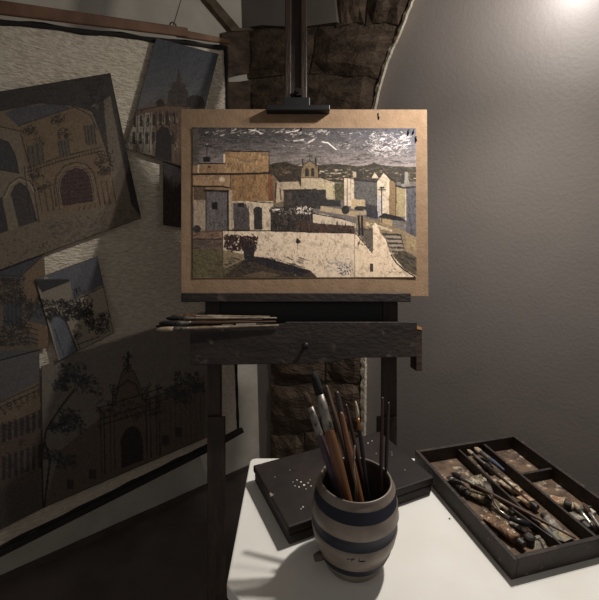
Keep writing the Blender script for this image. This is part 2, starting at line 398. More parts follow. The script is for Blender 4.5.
g = G(); g.hexa([hp(.13, -.030, .004), hp(HWd, -.036, .004), hp(HWd, -.006, .004), hp(.13, -.008, .004)], nH * .02); g.hexa([hp(-.005, -.016, .003), hp(.16, -.026, .003), hp(.16, -.006, .003), hp(-.005, -.004, .003)], nH * .016)
g.build('top_batten', 'batten', hang, bevel=.003)
g = G(); g.tube([hp(-.02, HH + .012, .0), hp(.1, HH + .018, .004), hp(HWd, HH + .02, .004)], .014, 10); g.build('bottom_batten', 'canvas_edge', hang, smooth=True)
# two strings with a ring
a_, b_ = huv(171, 25); ringp = hp(a_, b_ + .004, .012)
g = G(); g.tube([ringp + e1 * (.009 * math.cos(t)) - e2 * (.009 * math.sin(t)) for t in [k * .4189 for k in range(16)]], .002, 6); g.build('ring', 'dark_metal', hang, smooth=True)
top = onplane(181, 0, PH, nH); g = G(); g.tube([ringp, top, top + (top - ringp) * 1.6], .0012, 6); g.build('string', 'string', hang, smooth=True)

def layer(k): return PH + nH * (.006 + .0032 * k)
INK = (60, 50, 44)
# --- drawing with the archway and baroque balcony
c = Paint(-60, 60, 150, 300, (150, 116, 80), 4, 3)
c.poly([(-60, 115), (20, 130), (30, 170), (38, 222), (-60, 250)], (150, 124, 92))
c.poly([(-60, 60), (112, 60), (118, 112), (93, 112), (70, 105), (40, 103), (12, 109), (-60, 122)], (74, 64, 56))
c.poly([(4, 113), (20, 107), (45, 104), (66, 105), (74, 108), (40, 119), (18, 126)], (92, 88, 90))
c.poly([(18, 126), (74, 107), (90, 122), (97, 150), (118, 205), (45, 215), (25, 165)], (150, 112, 72))
c.poly([(110, 72), (143, 220), (126, 222), (112, 168), (98, 128), (90, 108)], (74, 64, 56))
c.poly([(103, 100), (110, 96), (131, 205), (120, 207), (108, 150)], (140, 118, 90))
c.poly([(110, 72), (115, 72), (143, 220), (134, 222)], (58, 49, 43))
c.poly([(-20, 132), (8, 142), (15, 155), (19, 173), (-20, 166)], (74, 70, 70)); c.line([(-20, 132), (8, 142), (15, 155), (19, 173), (-20, 166)], 1, INK)
c.poly([(11, 195), (15, 186), (20, 183), (26, 187), (29, 193), (37, 222), (20, 232)], (74, 68, 66)); c.line([(11, 195), (15, 186), (20, 183), (26, 187), (29, 193), (37, 222)], 1.2, INK)
c.line([(5, 198), (10, 186), (19, 179), (29, 183), (35, 193)], 1.4, (186, 160, 124)); c.line([(4, 196), (9, 184), (19, 177), (30, 181), (36, 192)], .8, INK)
c.poly([(-5, 205), (2, 196), (10, 240), (-5, 250)], (66, 60, 60))
arch = [(61, 206), (58, 190), (60, 178), (66, 170), (75, 166), (84, 168), (90, 175), (93, 188), (95, 201)]
c.poly(arch, (88, 56, 52)); c.line(arch, 2.6, (168, 132, 92)); c.line(arch, .7, INK)
c.line([(56, 206), (54, 189), (56, 176), (64, 166), (75, 162), (86, 164), (94, 173), (97, 188), (99, 200)], .9, INK)
for k in range(9): c.line([(62, 172 + 4 * k), (92, 168 + 4 * k)], .5, (64, 40, 38))
for a in (0, 4): c.line([(27, 168 + a), (60, 157 + a), (101, 147 + a)], .9, INK)
for k in range(24): c.line([(28 + 3 * k, 168 - .9 * k), (28.4 + 3 * k, 172 - .9 * k)], .5, INK)
for x, y in ((27, 130), (54, 119), (60, 132), (34, 176), (40, 186), (98, 160), (102, 170)): c.scrib(x - 3, y - 3, x + 8, y + 5, 13, INK, .8)
for x0, y0, x1, y1 in ((27, 146, 42, 166), (58, 142, 68, 158), (84, 126, 94, 146)):
    c.poly([(x0, y0), (x1, y0 - 3), (x1 + 2, y1 - 3), (x0 + 3, y1)], (108, 92, 74)); 
    for q in range(4): c.line([(x0 + q * (x1 - x0) / 3, y0), (x0 + 2 + q * (x1 - x0) / 3, y1 - 2)], .8, INK)
for x, y in ((30, 128), (57, 117), (33, 172), (63, 136), (36, 140)): c.scrib(x - 4, y - 3, x + 9, y + 6, 16, INK, .6, .7, (.6, 1.6))
c.dabs(20, 128, 115, 210, 260, (96, 74, 52), (1, 4), (.3, .6), (1.2, 1.9), .45); c.dabs(20, 128, 115, 210, 120, (182, 140, 94), (1, 3), (.3, .7), (0, 3), .4)
c.dabs(-20, 125, 30, 230, 90, (106, 86, 64), (2, 6), (.3, .7), (1.2, 1.9), .4); c.line([(24, 166), (30, 216)], .8, INK); c.line([(40, 190), (58, 182)], .7, INK)
for k in range(7): c.line([(78 + 5.2 * k, 212 - .8 * k), (80 + 5.2 * k, 206 - .8 * k)], .6, INK)
c.scrib(88, 76, 104, 110, 40, INK, .8); c.line([(88, 78), (92, 104)], .8, INK); c.line([(98, 76), (104, 108)], .8, INK); c.ell(95, 107, 3.5, 3.5, (120, 104, 84)); c.scrib(93, 105, 97, 109, 6, INK, .7)
c.scrib(98, 150, 112, 172, 24, INK, .8)
for x0 in (38, 44, 50, 56, 96, 101, 106, 112): c.line([(x0, 182 + (97 - x0) * .12), (x0 + 4, 212 - (x0 - 38) * .12)], .8, INK)
c.poly([(-60, 252), (38, 221), (128, 200), (143, 220), (-60, 300)], (140, 116, 86))
for k in range(420):
    x = c.r.uniform(0, 140); y = c.r.uniform(200, 268)
    if y > 224 - x * .17 + 6: c.scrib(x, y, x + .1, y + .1, 1, (78, 64, 50), .5, .7, (.6, 1.4))
c.dabs(45, 222, 110, 240, 90, (84, 76, 72), (2, 6), (.4, .9), (-.5, .1), .6)
c.dabs(-10, 64, 112, 108, 200, (52, 45, 41), (3, 9), (.4, .9), (-.4, 0), .5)
c.line([(-60, 101.5), (110, 73.5), (141, 218), (-60, 292)], 1.2, INK); c.line([(18, 126), (74, 107)], .8, INK); c.line([(-40, 118), (20, 131), (31, 172), (39, 222)], .9, INK); c.line([(-40, 120), (12, 108), (40, 103), (70, 105), (90, 115), (97, 130)], .9, INK)
c.tex(7)
tag(sheet('drawing', [(-40, 98), (110, 73), (141, 218), (-14, 275)], layer(3), nH, c, .7, 'print', curl=.0015), 'large tilted drawing of an ochre palace front seen through an arch', 'drawing', None)
# --- blue-sky drawing with the church street
c = Paint(115, 30, 232, 180, (86, 88, 96), 4, 4)
for y in range(30, 125):
    t = (y - 30) / 95; c.rect(115, y, 232, y + 1, (66 + 62 * t, 72 + 48 * t, 86 + 26 * t))
c.dabs(120, 34, 225, 115, 260, (84, 86, 96), (4, 12), (1, 3), (-.9, -.2), .3)
c.poly([(132, 110), (150, 105), (160, 98), (172, 100), (190, 106), (222, 104), (222, 180), (115, 180)], (128, 92, 64))
c.poly([(167, 104), (168, 92), (171, 89), (172, 82), (176, 82), (177, 76), (179, 72), (181, 77), (182, 82), (185, 84), (185, 90), (188, 94), (188, 106)], (84, 66, 56))
c.line([(178.5, 70), (178.5, 76)], 1, INK); c.line([(167, 92), (188, 93)], .8, INK); c.scrib(168, 84, 187, 104, 16, INK, .7)
c.ell(195, 102, 9, 7, (52, 46, 42)); c.scrib(187, 96, 204, 108, 20, INK, .9); c.ell(160, 103, 4, 4, (58, 50, 44))
c.poly([(128, 118), (152, 112), (152, 158), (122, 158)], (168, 150, 122)); c.line([(130, 112), (165, 105), (205, 108)], 1.2, INK)
for k in range(7):
    x = 133 + 6.5 * k; c.rect(x, 116 - k * .6, x + 3, 127 - k * .4, (58, 46, 40)); c.rect(x - 1, 132, x + 2.2, 144, (66, 54, 48)); c.line([(x + 4.5, 112), (x + 3, 152)], .7, INK)
c.dabs(130, 112, 178, 150, 90, (206, 176, 136), (1, 3), (.5, 1), (1.2, 1.9), .7); c.dabs(128, 110, 180, 160, 150, (50, 40, 36), (1, 4), (.4, .9), (1.2, 1.9), .6)
c.poly([(155, 150), (156, 132), (162, 126), (168, 128), (171, 136), (172, 165), (155, 165)], (52, 42, 40))
c.poly([(115, 147), (150, 155), (190, 168), (190, 180), (115, 180)], (78, 64, 54))
c.line([(155, 38), (126, 149)], .8, INK); c.tex(6)
tag(sheet('drawing', [(156, 38), (218, 54), (190, 170), (125, 148)], layer(1), nH, c, .7, 'print', curl=.0012, seed=2), 'drawing of a domed church street under a dark blue sky, top right of the canvas', 'drawing')
# --- dark strip of a drawing half behind the painting
c = Paint(155, 150, 225, 240, (72, 60, 54), 4, 5)
c.dabs(158, 156, 222, 236, 260, (50, 41, 38), (2, 6), (.5, 1.4), (1.2, 1.9), .6); c.dabs(165, 175, 200, 225, 40, (136, 84, 56), (1, 3), (.6, 1.2), (1.2, 1.9), .6); c.tex(6)
tag(sheet('drawing', [(163, 162), (215, 168), (212, 232), (163, 225)], layer(0), nH, c, .8, 'print', seed=3), 'narrow dark drawing strip on the canvas just left of the easel painting', 'drawing')
# --- left edge drawing, curved balcony and orange wall
c = Paint(-50, 240, 60, 380, (92, 90, 94), 4, 6)
c.poly([(-50, 262), (42, 252), (40, 256), (20, 275), (-50, 273)], (78, 78, 84))
c.poly([(22, 275), (44, 254), (46, 304), (25, 304)], (150, 110, 74)); c.poly([(25, 320), (48, 326), (49, 348), (30, 350)], (150, 108, 70))
c.line([(44.5, 254), (49, 347)], 1, INK); c.line([(-40, 274), (21, 276), (42, 256)], 1.2, INK)
c.poly([(-50, 278), (24, 280), (26, 330), (38, 338), (38, 350), (-50, 352)], (120, 98, 74))
c.rect(5, 300, 22, 326, (72, 74, 86)); c.scrib(-2, 278, 24, 304, 110, INK, .9); c.scrib(0, 318, 30, 345, 90, INK, .9)
for y in (328, 333, 338, 342): c.line([(-40, y + 5), (10, y + 3), (28, y - 1), (38, y + 2)], 1, INK)
for x in (4, 8, 12, 16, 20): c.line([(x, 298), (x, 326)], .8, INK)
c.scrib(24, 296, 46, 318, 70, (58, 50, 44), .9); c.tex(7)
tag(sheet('drawing', [(-30, 274), (44, 254), (49, 347), (-22, 366)], layer(1.4), nH, c, .8, 'print', seed=4), 'drawing of an ornate balcony and orange wall below the large palace drawing', 'drawing')
# --- small tilted drawing with leafy arch
c = Paint(25, 245, 125, 370, (186, 164, 130), 4, 8)
c.poly([(34, 280), (97, 256), (103, 285), (72, 300), (45, 275), (40, 290)], (112, 112, 120)); c.poly([(38, 282), (70, 279), (73, 300), (44, 305)], (164, 144, 116))
c.poly([(35, 279), (69, 279), (70, 281), (42, 292), (36, 284)], (62, 58, 62)); c.poly([(72, 302), (103, 286), (108, 310), (98, 312), (76, 304)], (206, 178, 140))
c.line([(60, 303), (75, 300), (104, 286)], .9, INK); c.scrib(75, 285, 89, 298, 14, INK, .7)
c.scrib(34, 300, 70, 320, 120, (50, 46, 42), 1); c.scrib(62, 300, 92, 318, 90, (50, 46, 42), 1)
for k in range(90):
    t = c.r.uniform(0, 1); c.scrib(70 + 32 * t - 8, 306 + 24 * t - 7, 70 + 32 * t + 6, 306 + 24 * t + 5, 1, (50, 46, 42), .9)
c.scrib(98, 312, 108, 330, 26, (62, 56, 58), 1)
ar = [(50, 322), (53, 316), (60, 316), (66, 322), (80, 358), (60, 362)]
c.poly(ar, (120, 122, 136)); c.line(ar[:-1], 2, (74, 70, 72)); c.line([(54, 328), (64, 356)], .7, INK)
c.scrib(72, 326, 80, 338, 12, INK, .7); c.line([(76, 345), (100, 336)], .8, INK); c.line([(74, 330), (82, 356)], .8, INK)
c.line([(35, 279), (97, 256), (114, 333), (58, 361), (35, 279)], 1.1, INK); c.tex(7)
tag(sheet('drawing', [(35, 279), (97, 256), (114, 333), (58, 361)], layer(2), nH, c, .7, 'print', curl=.001, seed=5), 'small tilted drawing of a leafy archway under a grey sky, middle of the canvas', 'drawing')
# --- big drawing with tree and church front
c = Paint(35, 295, 215, 515, (146, 128, 106), 4, 9)
c.dabs(40, 300, 212, 510, 240, (140, 124, 104), (8, 20), (2, 6), (-.6, -.1), .25)
c.poly([(98, 420), (205, 375), (205, 440), (92, 492), (44, 508), (60, 450)], (122, 96, 72))
for x, y, r in ((72, 372, 13), (84, 384, 12), (62, 384, 9), (70, 415, 10), (58, 426, 8), (74, 425, 12), (52, 455, 9), (66, 462, 10), (186, 380, 12), (174, 392, 10), (196, 388, 8), (184, 396, 10)):
    c.ell(x, y, r * .5, r * .45, (74, 78, 78), .4); c.scrib(x - r, y - r * .7, x + r, y + r * .7, int(r * 5), (62, 66, 66), 1.0, .8, (.7, 1.8))
c.line([(40, 470), (46, 430), (60, 408), (74, 390)], 2, INK); c.line([(44, 440), (50, 460), (44, 508)], 2.2, INK); c.line([(46, 430), (66, 422)], 1.2, INK)
ch = [(102, 478), (100, 412), (112, 408), (113, 392), (118, 386), (122, 372), (128, 366), (134, 372), (138, 380), (142, 392), (143, 400), (158, 396), (160, 455)]
c.poly(ch, (128, 98, 74)); c.line(ch, 1, INK)
c.line([(128, 352), (128, 366)], 2, INK); c.scrib(124, 356, 133, 372, 18, INK, .9)
dr = [(122, 468), (121, 440), (126, 430), (133, 426), (139, 430), (142, 440), (143, 460)]
c.poly(dr, (58, 48, 46)); c.line(dr, 1.4, INK)
for y in (400, 412, 418): c.line([(98, y + 8), (130, y - 2), (162, y - 12)], 1.2, INK)
for x in (104, 110, 114, 146, 150, 156): c.line([(x, 412 - (x - 104) * .3), (x + 1, 474 - (x - 104) * .36)], 1.1, INK)
c.line([(116, 398), (118, 388), (127, 380), (136, 384), (139, 394)], 1.4, INK)
for x in (98, 112, 145, 157): c.scrib(x - 2, 384, x + 4, 412, 14, INK, .9)
c.scrib(100, 400, 160, 420, 60, INK, .7)
for x, y in ((70, 484), (92, 474), (165, 440), (178, 432)): c.rect(x - 3, y - 5, x + 4, y + 5, (72, 62, 56))
for k in range(10): c.line([(160 + 5 * k, 398 - 1.2 * k), (161 + 5 * k, 450 - 2 * k)], .6, INK, .6)
c.line([(41, 364), (208, 308), (208, 437), (43, 508), (41, 364)], 1.2, INK); c.tex(7)
tag(sheet('drawing', [(41, 366), (208, 311), (208, 437), (43, 508)], layer(0), nH, c, .8, 'print', seed=6), 'big grey drawing of a tree and a baroque church front across the lower canvas', 'drawing')
# --- lower left town drawing
c = Paint(-35, 335, 55, 560, (104, 98, 98), 4, 10)
c.poly([(-35, 420), (40, 380), (43, 450), (-35, 500)], (140, 108, 76)); c.poly([(-35, 440), (41, 412), (43, 480), (-35, 500)], (112, 86, 64))
for a in (0, 5, 26, 30): c.line([(-35, 418 + a), (40, 384 + a)], 1, INK)
for k in range(7):
    x = 2 + 6 * k; c.rect(x, 424 - k * 2.2, x + 3.4, 442 - k * 2.2, (58, 52, 52)); c.rect(x, 456 - k * 2, x + 3.6, 480 - k * 2, (62, 56, 54)); c.scrib(x, 406 - k * 3, x + 4, 414 - k * 3, 4, INK, .8)
c.poly([(-35, 500), (43, 478), (43, 508), (-35, 545)], (96, 84, 72)); c.scrib(-5, 420, 42, 480, 60, INK, .7)
c.line([(-30, 360), (39, 346), (43, 508), (-30, 548)], 1.1, INK); c.tex(7)
tag(sheet('drawing', [(-22, 358), (39, 346), (43, 508), (-16, 538)], layer(.6), nH, c, .8, 'print', seed=7), 'drawing of a gabled town house at the lower left, cut by the left photo edge', 'drawing')
#@@EASEL
# ------------------------------------------------------------------ easel (leans back; its frame is parallel to the leaning board)
FOOT = 747
easel = empty('studio_easel', ep(300, FOOT, 1.14), 'dark wooden studio easel with a central mast and paint-stained drawer', 'easel')
def ebox(g, x0, y0, x1, y1, D0, D1, mi=0): return g.hexa([ep(x0, y0, D0), ep(x1, y0, D0), ep(x1, y1, D0), ep(x0, y1, D0)], W_ * (D1 - D0), mi)
def epart(name, boxes, m, bevel=.002, parent=easel, off=None):
    g = G()
    for b in boxes: ebox(g, *b)
    return g.build(name, m, parent, bevel=bevel, parent_off=off)
mast = epart('mast', [(285, -75, 291, 300, 1.122, 1.152), (301, -75, 307, 300, 1.122, 1.152), (290, -75, 302, 300, 1.134, 1.146)], 'easel_rail')
g = G(); c0 = ep(298, 92, 1.120); g.tube([c0 + W_ * .016, c0 - W_ * .003], .0105, 16); g.tube([c0 - W_ * .001, c0 - W_ * .008], .0055, 12); g.build('bolt', 'dark_metal', easel, smooth=False)
cl = epart('top_clamp', [(266, 104.5, 330, 110, 1.088, 1.121), (283, 97, 310, 106, 1.10, 1.1215)], 'black')
epart('ledge', [(181, 293, 411, 302, 1.080, 1.092), (181, 297, 411, 302, 1.088, 1.13)], 'drawer')
epart('crossbar', [(205, 302, 398, 323, 1.128, 1.15)], 'black')
for xa, xb in ((207, 220), (383, 397)): epart('leg', [(xa, 300, xb, FOOT - 4, 1.124, 1.156)], 'easel_rail')
for xa, xb in ((207, 225), (377, 397)): epart('lower_post', [(xa, 417, xb, FOOT - 6, 1.112, 1.1235)], 'easel_rail')
for xa in (207, 380):
    a = ep(xa, FOOT - 8, 1.14); g = G(); g.box(a.x - .01, a.y - .10, ZF, a.x + .05, a.y + .42, ZF + .05); g.build('foot', 'easel', easel, bevel=.004)
epart('floor_rail', [(222, 640, 381, 660, 1.126, 1.15)], 'easel')
# drawer pulled in front of the legs
g = G(); g.hexa([ep(x, y, 1.045) for x, y in ((190, 327), (283, 324), (286, 322), (417, 322), (417, 357), (352, 358), (330, 363), (190, 365.5))], W_ * .014)
dr = g.build('drawer_front', 'drawer', easel, bevel=.0015)
g = G(); c0 = ep(305.5, 345, 1.0445); g.tube([c0, c0 - W_ * .008, c0 - W_ * .016, c0 - W_ * .02], [.004, .004, .009, .006], 12); g.build('knob', 'black', dr, smooth=True, parent_off=easel.location)
epart('drawer_side', [(190, 327, 196, 362, 1.0592, 1.121)], 'easel'); epart('drawer_side', [(411, 325, 417, 356, 1.0592, 1.121)], 'easel')
epart('drawer_bottom', [(196.5, 352, 410.5, 355, 1.0592, 1.121)], 'black')
g = G(); ebox(g, 416.5, 327, 422, 371, 1.062, 1.122); g.hexa([ep(x, y, 1.061) for x, y in ((417, 325.6), (422, 327.6), (422, 330), (417, 329))], W_ * .05, 1)
g.build('runner', ['easel', 'raw_wood'], easel)

# hardboard backing with the painting pinned on
bd = G(); bd.hexa([ep(x, y, 1.1125) for x, y in ((181, 109), (427, 109.5), (428.5, 296.6), (181, 296.8))], W_ * .009)
bdo = tag(bd.build('backing_board', 'board', bevel=.001), 'brown hardboard panel standing on the easel behind the town painting', 'board')
c = Paint(186, 120, 424, 286, (110, 106, 104), 5, 21)
for y in range(120, 172):
    t = max(0, (y - 128) / 38)
    for x in range(186, 424, 8):
        q = (x - 190) / 226.0; bl = max(0, q - .45) * (1 - t) * 2 + max(0, q - .8)
        c.rect(x, y, x + 8, y + 1, (70 + 78 * t, 69 + 70 * t + 8 * bl, 72 + 66 * t + 26 * bl))
c.dabs(192, 126, 417, 164, 900, (96, 94, 96), (3, 9), (.5, 1.4), (-.25, .2), .4, 28)
c.dabs(192, 128, 300, 150, 160, (58, 57, 60), (3, 9), (.5, 1.2), (-.2, .2), .5)
c.dabs(336, 131, 410, 150, 70, (212, 212, 216), (1.2, 4), (.25, .55), (-.7, .6), .75); c.dabs(372, 134, 410, 157, 130, (226, 226, 230), (1, 6), (.25, .5), (-.8, -.1), .85); c.dabs(366, 136, 410, 156, 40, (226, 226, 230), (1, 5), (.25, .5), (.2, .8), .8)
c.dabs(205, 129, 330, 136, 60, (212, 208, 204), (1, 5), (.3, .9), (-.5, -.1), .8); c.dabs(280, 132, 330, 150, 18, (210, 208, 204), (1.5, 5), (.3, .7), (-.6, .5), .8)
c.line([(322, 142), (328, 143), (336, 149.5)], 1.1, (232, 230, 226)); c.line([(294, 141), (303, 140)], 1.4, (232, 228, 222)); c.line([(308, 143), (314, 139.5)], 1, (226, 222, 218)); c.line([(249, 130), (256, 131), (262, 134)], 1, (220, 216, 210)); c.line([(286, 133), (300, 130)], 1, (220, 216, 210))
c.dabs(338, 140, 372, 160, 22, (56, 54, 54), (2, 5), (.4, .9), (-.15, .15), .9); c.line([(390, 160.5), (402, 162.5)], .7, (60, 58, 58))
c.poly([(266, 166), (275, 163), (285, 162), (292, 164), (300, 166.5), (320, 165), (334, 164), (345, 164.5), (358, 166.5), (368, 165), (374, 162.6), (380, 165), (395, 166.5), (417, 167), (417, 182), (266, 182)], (60, 57, 47))
c.dabs(270, 167, 415, 180, 260, (86, 76, 58), (1, 4), (.4, 1), (-.2, .2), .7, 24); c.dabs(320, 169, 415, 180, 50, (170, 156, 130), (1, 3), (.5, 1.2), (-.2, .2), .8)
c.dabs(318, 170, 340, 174, 8, (198, 190, 172), (2, 4), (.6, 1.1), (-.1, .1), .9)
TAN = (168, 134, 92); DK = (44, 37, 33); CR = (206, 192, 166)
c.rect(192, 163, 270, 205, (150, 122, 88)); c.rect(199, 163.5, 226, 175, (160, 130, 96)); c.rect(192, 128, 199, 176, (92, 88, 86)); c.rect(192, 166, 199, 176, (150, 124, 94)); c.rect(192, 128, 224, 163.2, (0, 0, 0), 0.0)
c.rect(224.5, 151, 269, 173, TAN); c.rect(231, 175, 268.5, 201, (156, 122, 80)); c.rect(194, 175.5, 230, 187, (168, 138, 104)); c.poly([(268, 170), (277, 181), (274.5, 202), (268, 202)], (132, 84, 52)); c.rect(223.6, 154.5, 225, 164, (214, 204, 186)); c.rect(198, 165, 199.5, 173, (206, 192, 168))
c.dabs(225, 153, 268, 172, 90, (140, 112, 74), (1, 4), (.5, 1.2), (1.3, 1.8), .6, 20); c.dabs(225, 153, 268, 172, 22, (206, 184, 144), (1, 4), (.5, 1.1), (1.3, 1.8), .7); c.dabs(231, 176, 268, 201, 150, (118, 88, 56), (1, 4), (.5, 1), (1.3, 1.8), .5, 20); c.dabs(195, 165, 229, 186, 70, (130, 102, 76), (1, 4), (.5, 1), (1.3, 1.8), .5)
c.line([(224, 151.2), (269, 152)], 1.1, DK); c.line([(199, 163.7), (225, 163.7)], 1, DK); c.line([(192, 174.4), (245, 174), (271, 173)], 2.1, DK); c.line([(269, 151), (269.2, 174)], .8, DK); c.line([(230.5, 175), (230.5, 188)], 1, DK)
c.line([(207, 144), (207, 158)], .6, DK); c.rect(203, 157, 210.5, 162, (32, 31, 38)); c.ell(207, 144.5, .7, .7, (210, 206, 200)); c.ell(222, 179.6, 2.8, 2.6, (200, 184, 160)); c.rect(208.5, 166, 211, 168, (96, 62, 44))
c.line([(193, 186.3), (222, 186.6), (229, 188)], 1.6, DK); c.rect(194, 187.5, 205.5, 200, (98, 82, 64)); c.rect(194, 200, 206, 231, (164, 150, 128)); c.dabs(194, 200, 206, 231, 30, (130, 120, 104), (2, 5), (.5, 1), (1.4, 1.7), .6)
c.rect(205.5, 190, 228.5, 231, (106, 104, 108)); c.dabs(206, 192, 228, 230, 140, (88, 87, 92), (1, 5), (.5, 1.2), (1.2, 1.9), .5, 22); c.line([(205, 190.6), (228, 191.4)], 2, (36, 34, 38)); c.line([(227.6, 190), (228, 231)], 1.3, DK); c.line([(206, 192), (206, 231)], 1, (58, 54, 54)); c.rect(212.4, 202, 217.6, 209.4, (28, 27, 34)); c.rect(229, 190, 232.3, 231, (184, 170, 146))
c.rect(232.5, 201, 273, 231, CR); c.poly([(233.5, 231), (233, 203), (246, 204), (249.5, 212), (250, 231)], (92, 88, 90)); c.rect(234, 209, 249, 231, (84, 80, 82)); c.rect(238, 203, 244, 207, (44, 42, 46)); c.dabs(234, 206, 249, 230, 50, (64, 62, 66), (1, 4), (.5, 1), (1.2, 1.9), .6)
c.poly([(254, 230), (253.6, 209), (256, 206.8), (260, 206.8), (262.4, 209), (262.4, 230)], (54, 53, 56)); c.rect(270.5, 216, 271.6, 221, DK); c.ell(270, 211, 1, 2, (90, 86, 84)); c.line([(250, 201.4), (273, 203)], .8, DK)
c.poly([(272, 172), (300, 180), (303, 192), (303, 206), (274, 206)], (124, 106, 80)); c.poly([(277, 181.5), (298, 182), (302, 191), (300, 198), (276, 203)], (176, 162, 138)); c.poly([(271, 170), (278, 176), (299, 176.5), (303, 181), (280, 182)], (62, 54, 46)); c.line([(272, 172), (280, 182)], 1.4, DK); c.line([(298, 177), (304, 190)], 2.4, (50, 45, 42)); c.line([(280, 188), (281, 200)], .7, DK); c.line([(276, 184), (275, 203)], 1, DK)
c.rect(271, 166, 291, 176, (74, 64, 50)); c.dabs(272, 164, 300, 176, 40, (50, 44, 38), (1, 4), (.5, 1.2), (0, 3), .7); c.dabs(280, 170, 290, 175, 10, (150, 130, 100), (1, 2), (.5, .9), (0, .3), .7)
c.poly([(301, 179), (302, 167), (303, 165), (310, 160.6), (317, 165), (318, 167), (318.5, 179)], (136, 118, 88)); c.poly([(301, 178), (318.5, 177.5), (335, 183), (334.5, 201), (301, 191)], (182, 170, 142)); c.dabs(302, 178, 334, 190, 40, (150, 136, 108), (1, 3), (.4, .8), (1.3, 1.8), .5)
for x in (305.2, 311): c.poly([(x, 176.5), (x, 169.5), (x + 1.6, 167.6), (x + 3.4, 169.5), (x + 3.4, 176.5)], (50, 43, 38))
c.line([(302.6, 159.5), (302.8, 167)], 1.5, DK); c.line([(315.6, 158.5), (316, 167)], 1.5, DK); c.line([(303, 165), (310, 161), (317, 165.4)], .9, DK); c.line([(309.6, 154.6), (309.7, 161.5)], .8, DK); c.line([(307, 156.4), (312, 156.4)], .8, DK); c.line([(301.5, 178), (318, 178)], .8, DK); c.line([(318, 166), (319, 178)], 1.2, DK)
c.poly([(319, 182.5), (334.5, 183.5), (334.5, 201), (319, 190)], (186, 176, 140))
c.poly([(283.5, 190), (326, 189.5), (326.5, 204), (320, 209), (283.5, 207)], (58, 54, 56)); c.dabs(285, 191, 325, 205, 90, (46, 43, 46), (1, 5), (.6, 1.2), (1.3, 1.8), .6); c.rect(285.5, 195, 288, 198, (24, 22, 26)); c.rect(284, 192, 292, 205, (92, 82, 74), .5); c.line([(283, 190.2), (310, 190), (316, 189)], 1.2, DK)
c.poly([(318, 201), (340, 199), (341, 207), (321, 206)], (50, 50, 52)); c.poly([(335, 184), (345, 184), (345, 200), (335, 201)], (92, 90, 60)); c.dabs(334, 180, 345, 200, 30, (60, 62, 46), (1, 4), (.6, 1.2), (0, 3), .6)
c.poly([(321, 206), (344, 210), (357, 213), (357, 217), (320, 211)], (174, 158, 128)); c.poly([(312, 214), (322, 213.5), (346, 221), (356, 224), (356, 228), (313, 223)], (196, 184, 162)); c.line([(313, 213.5), (345, 219.5)], 1, DK)
c.rect(270.5, 207, 313, 231, (56, 50, 48)); c.dabs(271, 207, 313, 229, 200, (40, 36, 36), (1, 4), (.5, 1), (0, 3), .7, 18); c.dabs(272, 208, 313, 214, 40, (176, 168, 158), (.6, 2), (.4, 1), (0, 3), .8); c.dabs(297, 207, 311, 214, 42, (226, 220, 210), (.6, 2.4), (.4, 1), (0, 3), .9); c.line([(273, 210), (279, 209.5)], 1.4, (228, 222, 212)); c.dabs(271, 214, 312, 229, 60, (112, 100, 92), (2, 6), (.3, .6), (1.4, 1.7), .5)
c.poly([(296, 222), (354, 226), (355, 233), (296, 231)], (78, 58, 50)); c.dabs(297, 223, 353, 232, 90, (44, 34, 31), (2, 4), (.4, .8), (1.4, 1.7), .7)
c.rect(344, 177.5, 354, 206, CR); c.line([(347.4, 178), (347, 206)], 1.4, (140, 136, 128)); c.line([(350.6, 179), (350.4, 200)], 1, (150, 144, 134)); c.line([(343, 177.6), (355, 178.4)], 1.3, DK); c.rect(353, 172.5, 356, 178, (178, 166, 142))
c.poly([(354, 179), (377, 181), (377.5, 210), (354, 206)], (96, 97, 96)); c.dabs(355, 182, 377, 206, 110, (76, 78, 80), (1, 5), (.6, 1.2), (0, 3), .5, 20); c.line([(354, 180), (377, 182)], 1.8, (44, 40, 40)); c.poly([(352, 199), (365, 200), (365.4, 211), (350.5, 209)], (184, 166, 130)); c.ell(345.5, 210, 4, 4.6, (44, 44, 42)); c.ell(360, 208.4, 6, 2.4, (44, 44, 42)); c.poly([(365.6, 204), (377.6, 206), (378, 219), (366, 217)], (54, 52, 62)); c.rect(350, 211, 366, 215, (162, 146, 116))
c.poly([(377, 181), (383.3, 172.4), (391, 181.5), (391, 217), (377.6, 217)], (206, 194, 170)); c.poly([(389, 181), (396.5, 182), (396.5, 217), (389, 216)], (136, 112, 78)); c.poly([(396, 185), (405.5, 188), (405.5, 217), (396, 216)], (160, 148, 108)); c.line([(376.4, 181.6), (383.3, 172.2), (390, 178), (396, 183)], 1.2, DK); c.poly([(371.5, 178.5), (374.5, 171.5), (378.6, 178.5)], (204, 190, 164)); c.line([(371, 178.6), (374.5, 171.4), (379, 178)], .9, DK); c.line([(395.8, 182), (395.8, 217)], .7, DK); c.rect(378, 196, 381, 217, (170, 172, 178))
c.line([(381.7, 187), (381.5, 214)], .9, (30, 28, 30)); c.line([(378.6, 190), (385.5, 190)], 1.3, (30, 28, 30)); c.line([(380, 188), (384, 188)], 1.2, (30, 28, 30))
c.poly([(401, 187), (403, 180), (402, 174), (408, 172.5), (408, 178), (410.5, 187)], (138, 136, 128)); c.poly([(401, 173), (405, 172), (404, 184), (401, 184)], (56, 54, 54)); c.poly([(405, 188), (417, 187), (417, 240), (406, 234)], (92, 93, 104)); c.dabs(406, 190, 416, 236, 70, (66, 67, 78), (1, 6), (.6, 1.2), (1.3, 1.8), .5, 20); c.line([(396, 186), (404, 188), (415, 187)], 1.9, (40, 38, 40)); c.line([(405.6, 189), (405.6, 226)], 1, (196, 190, 174))
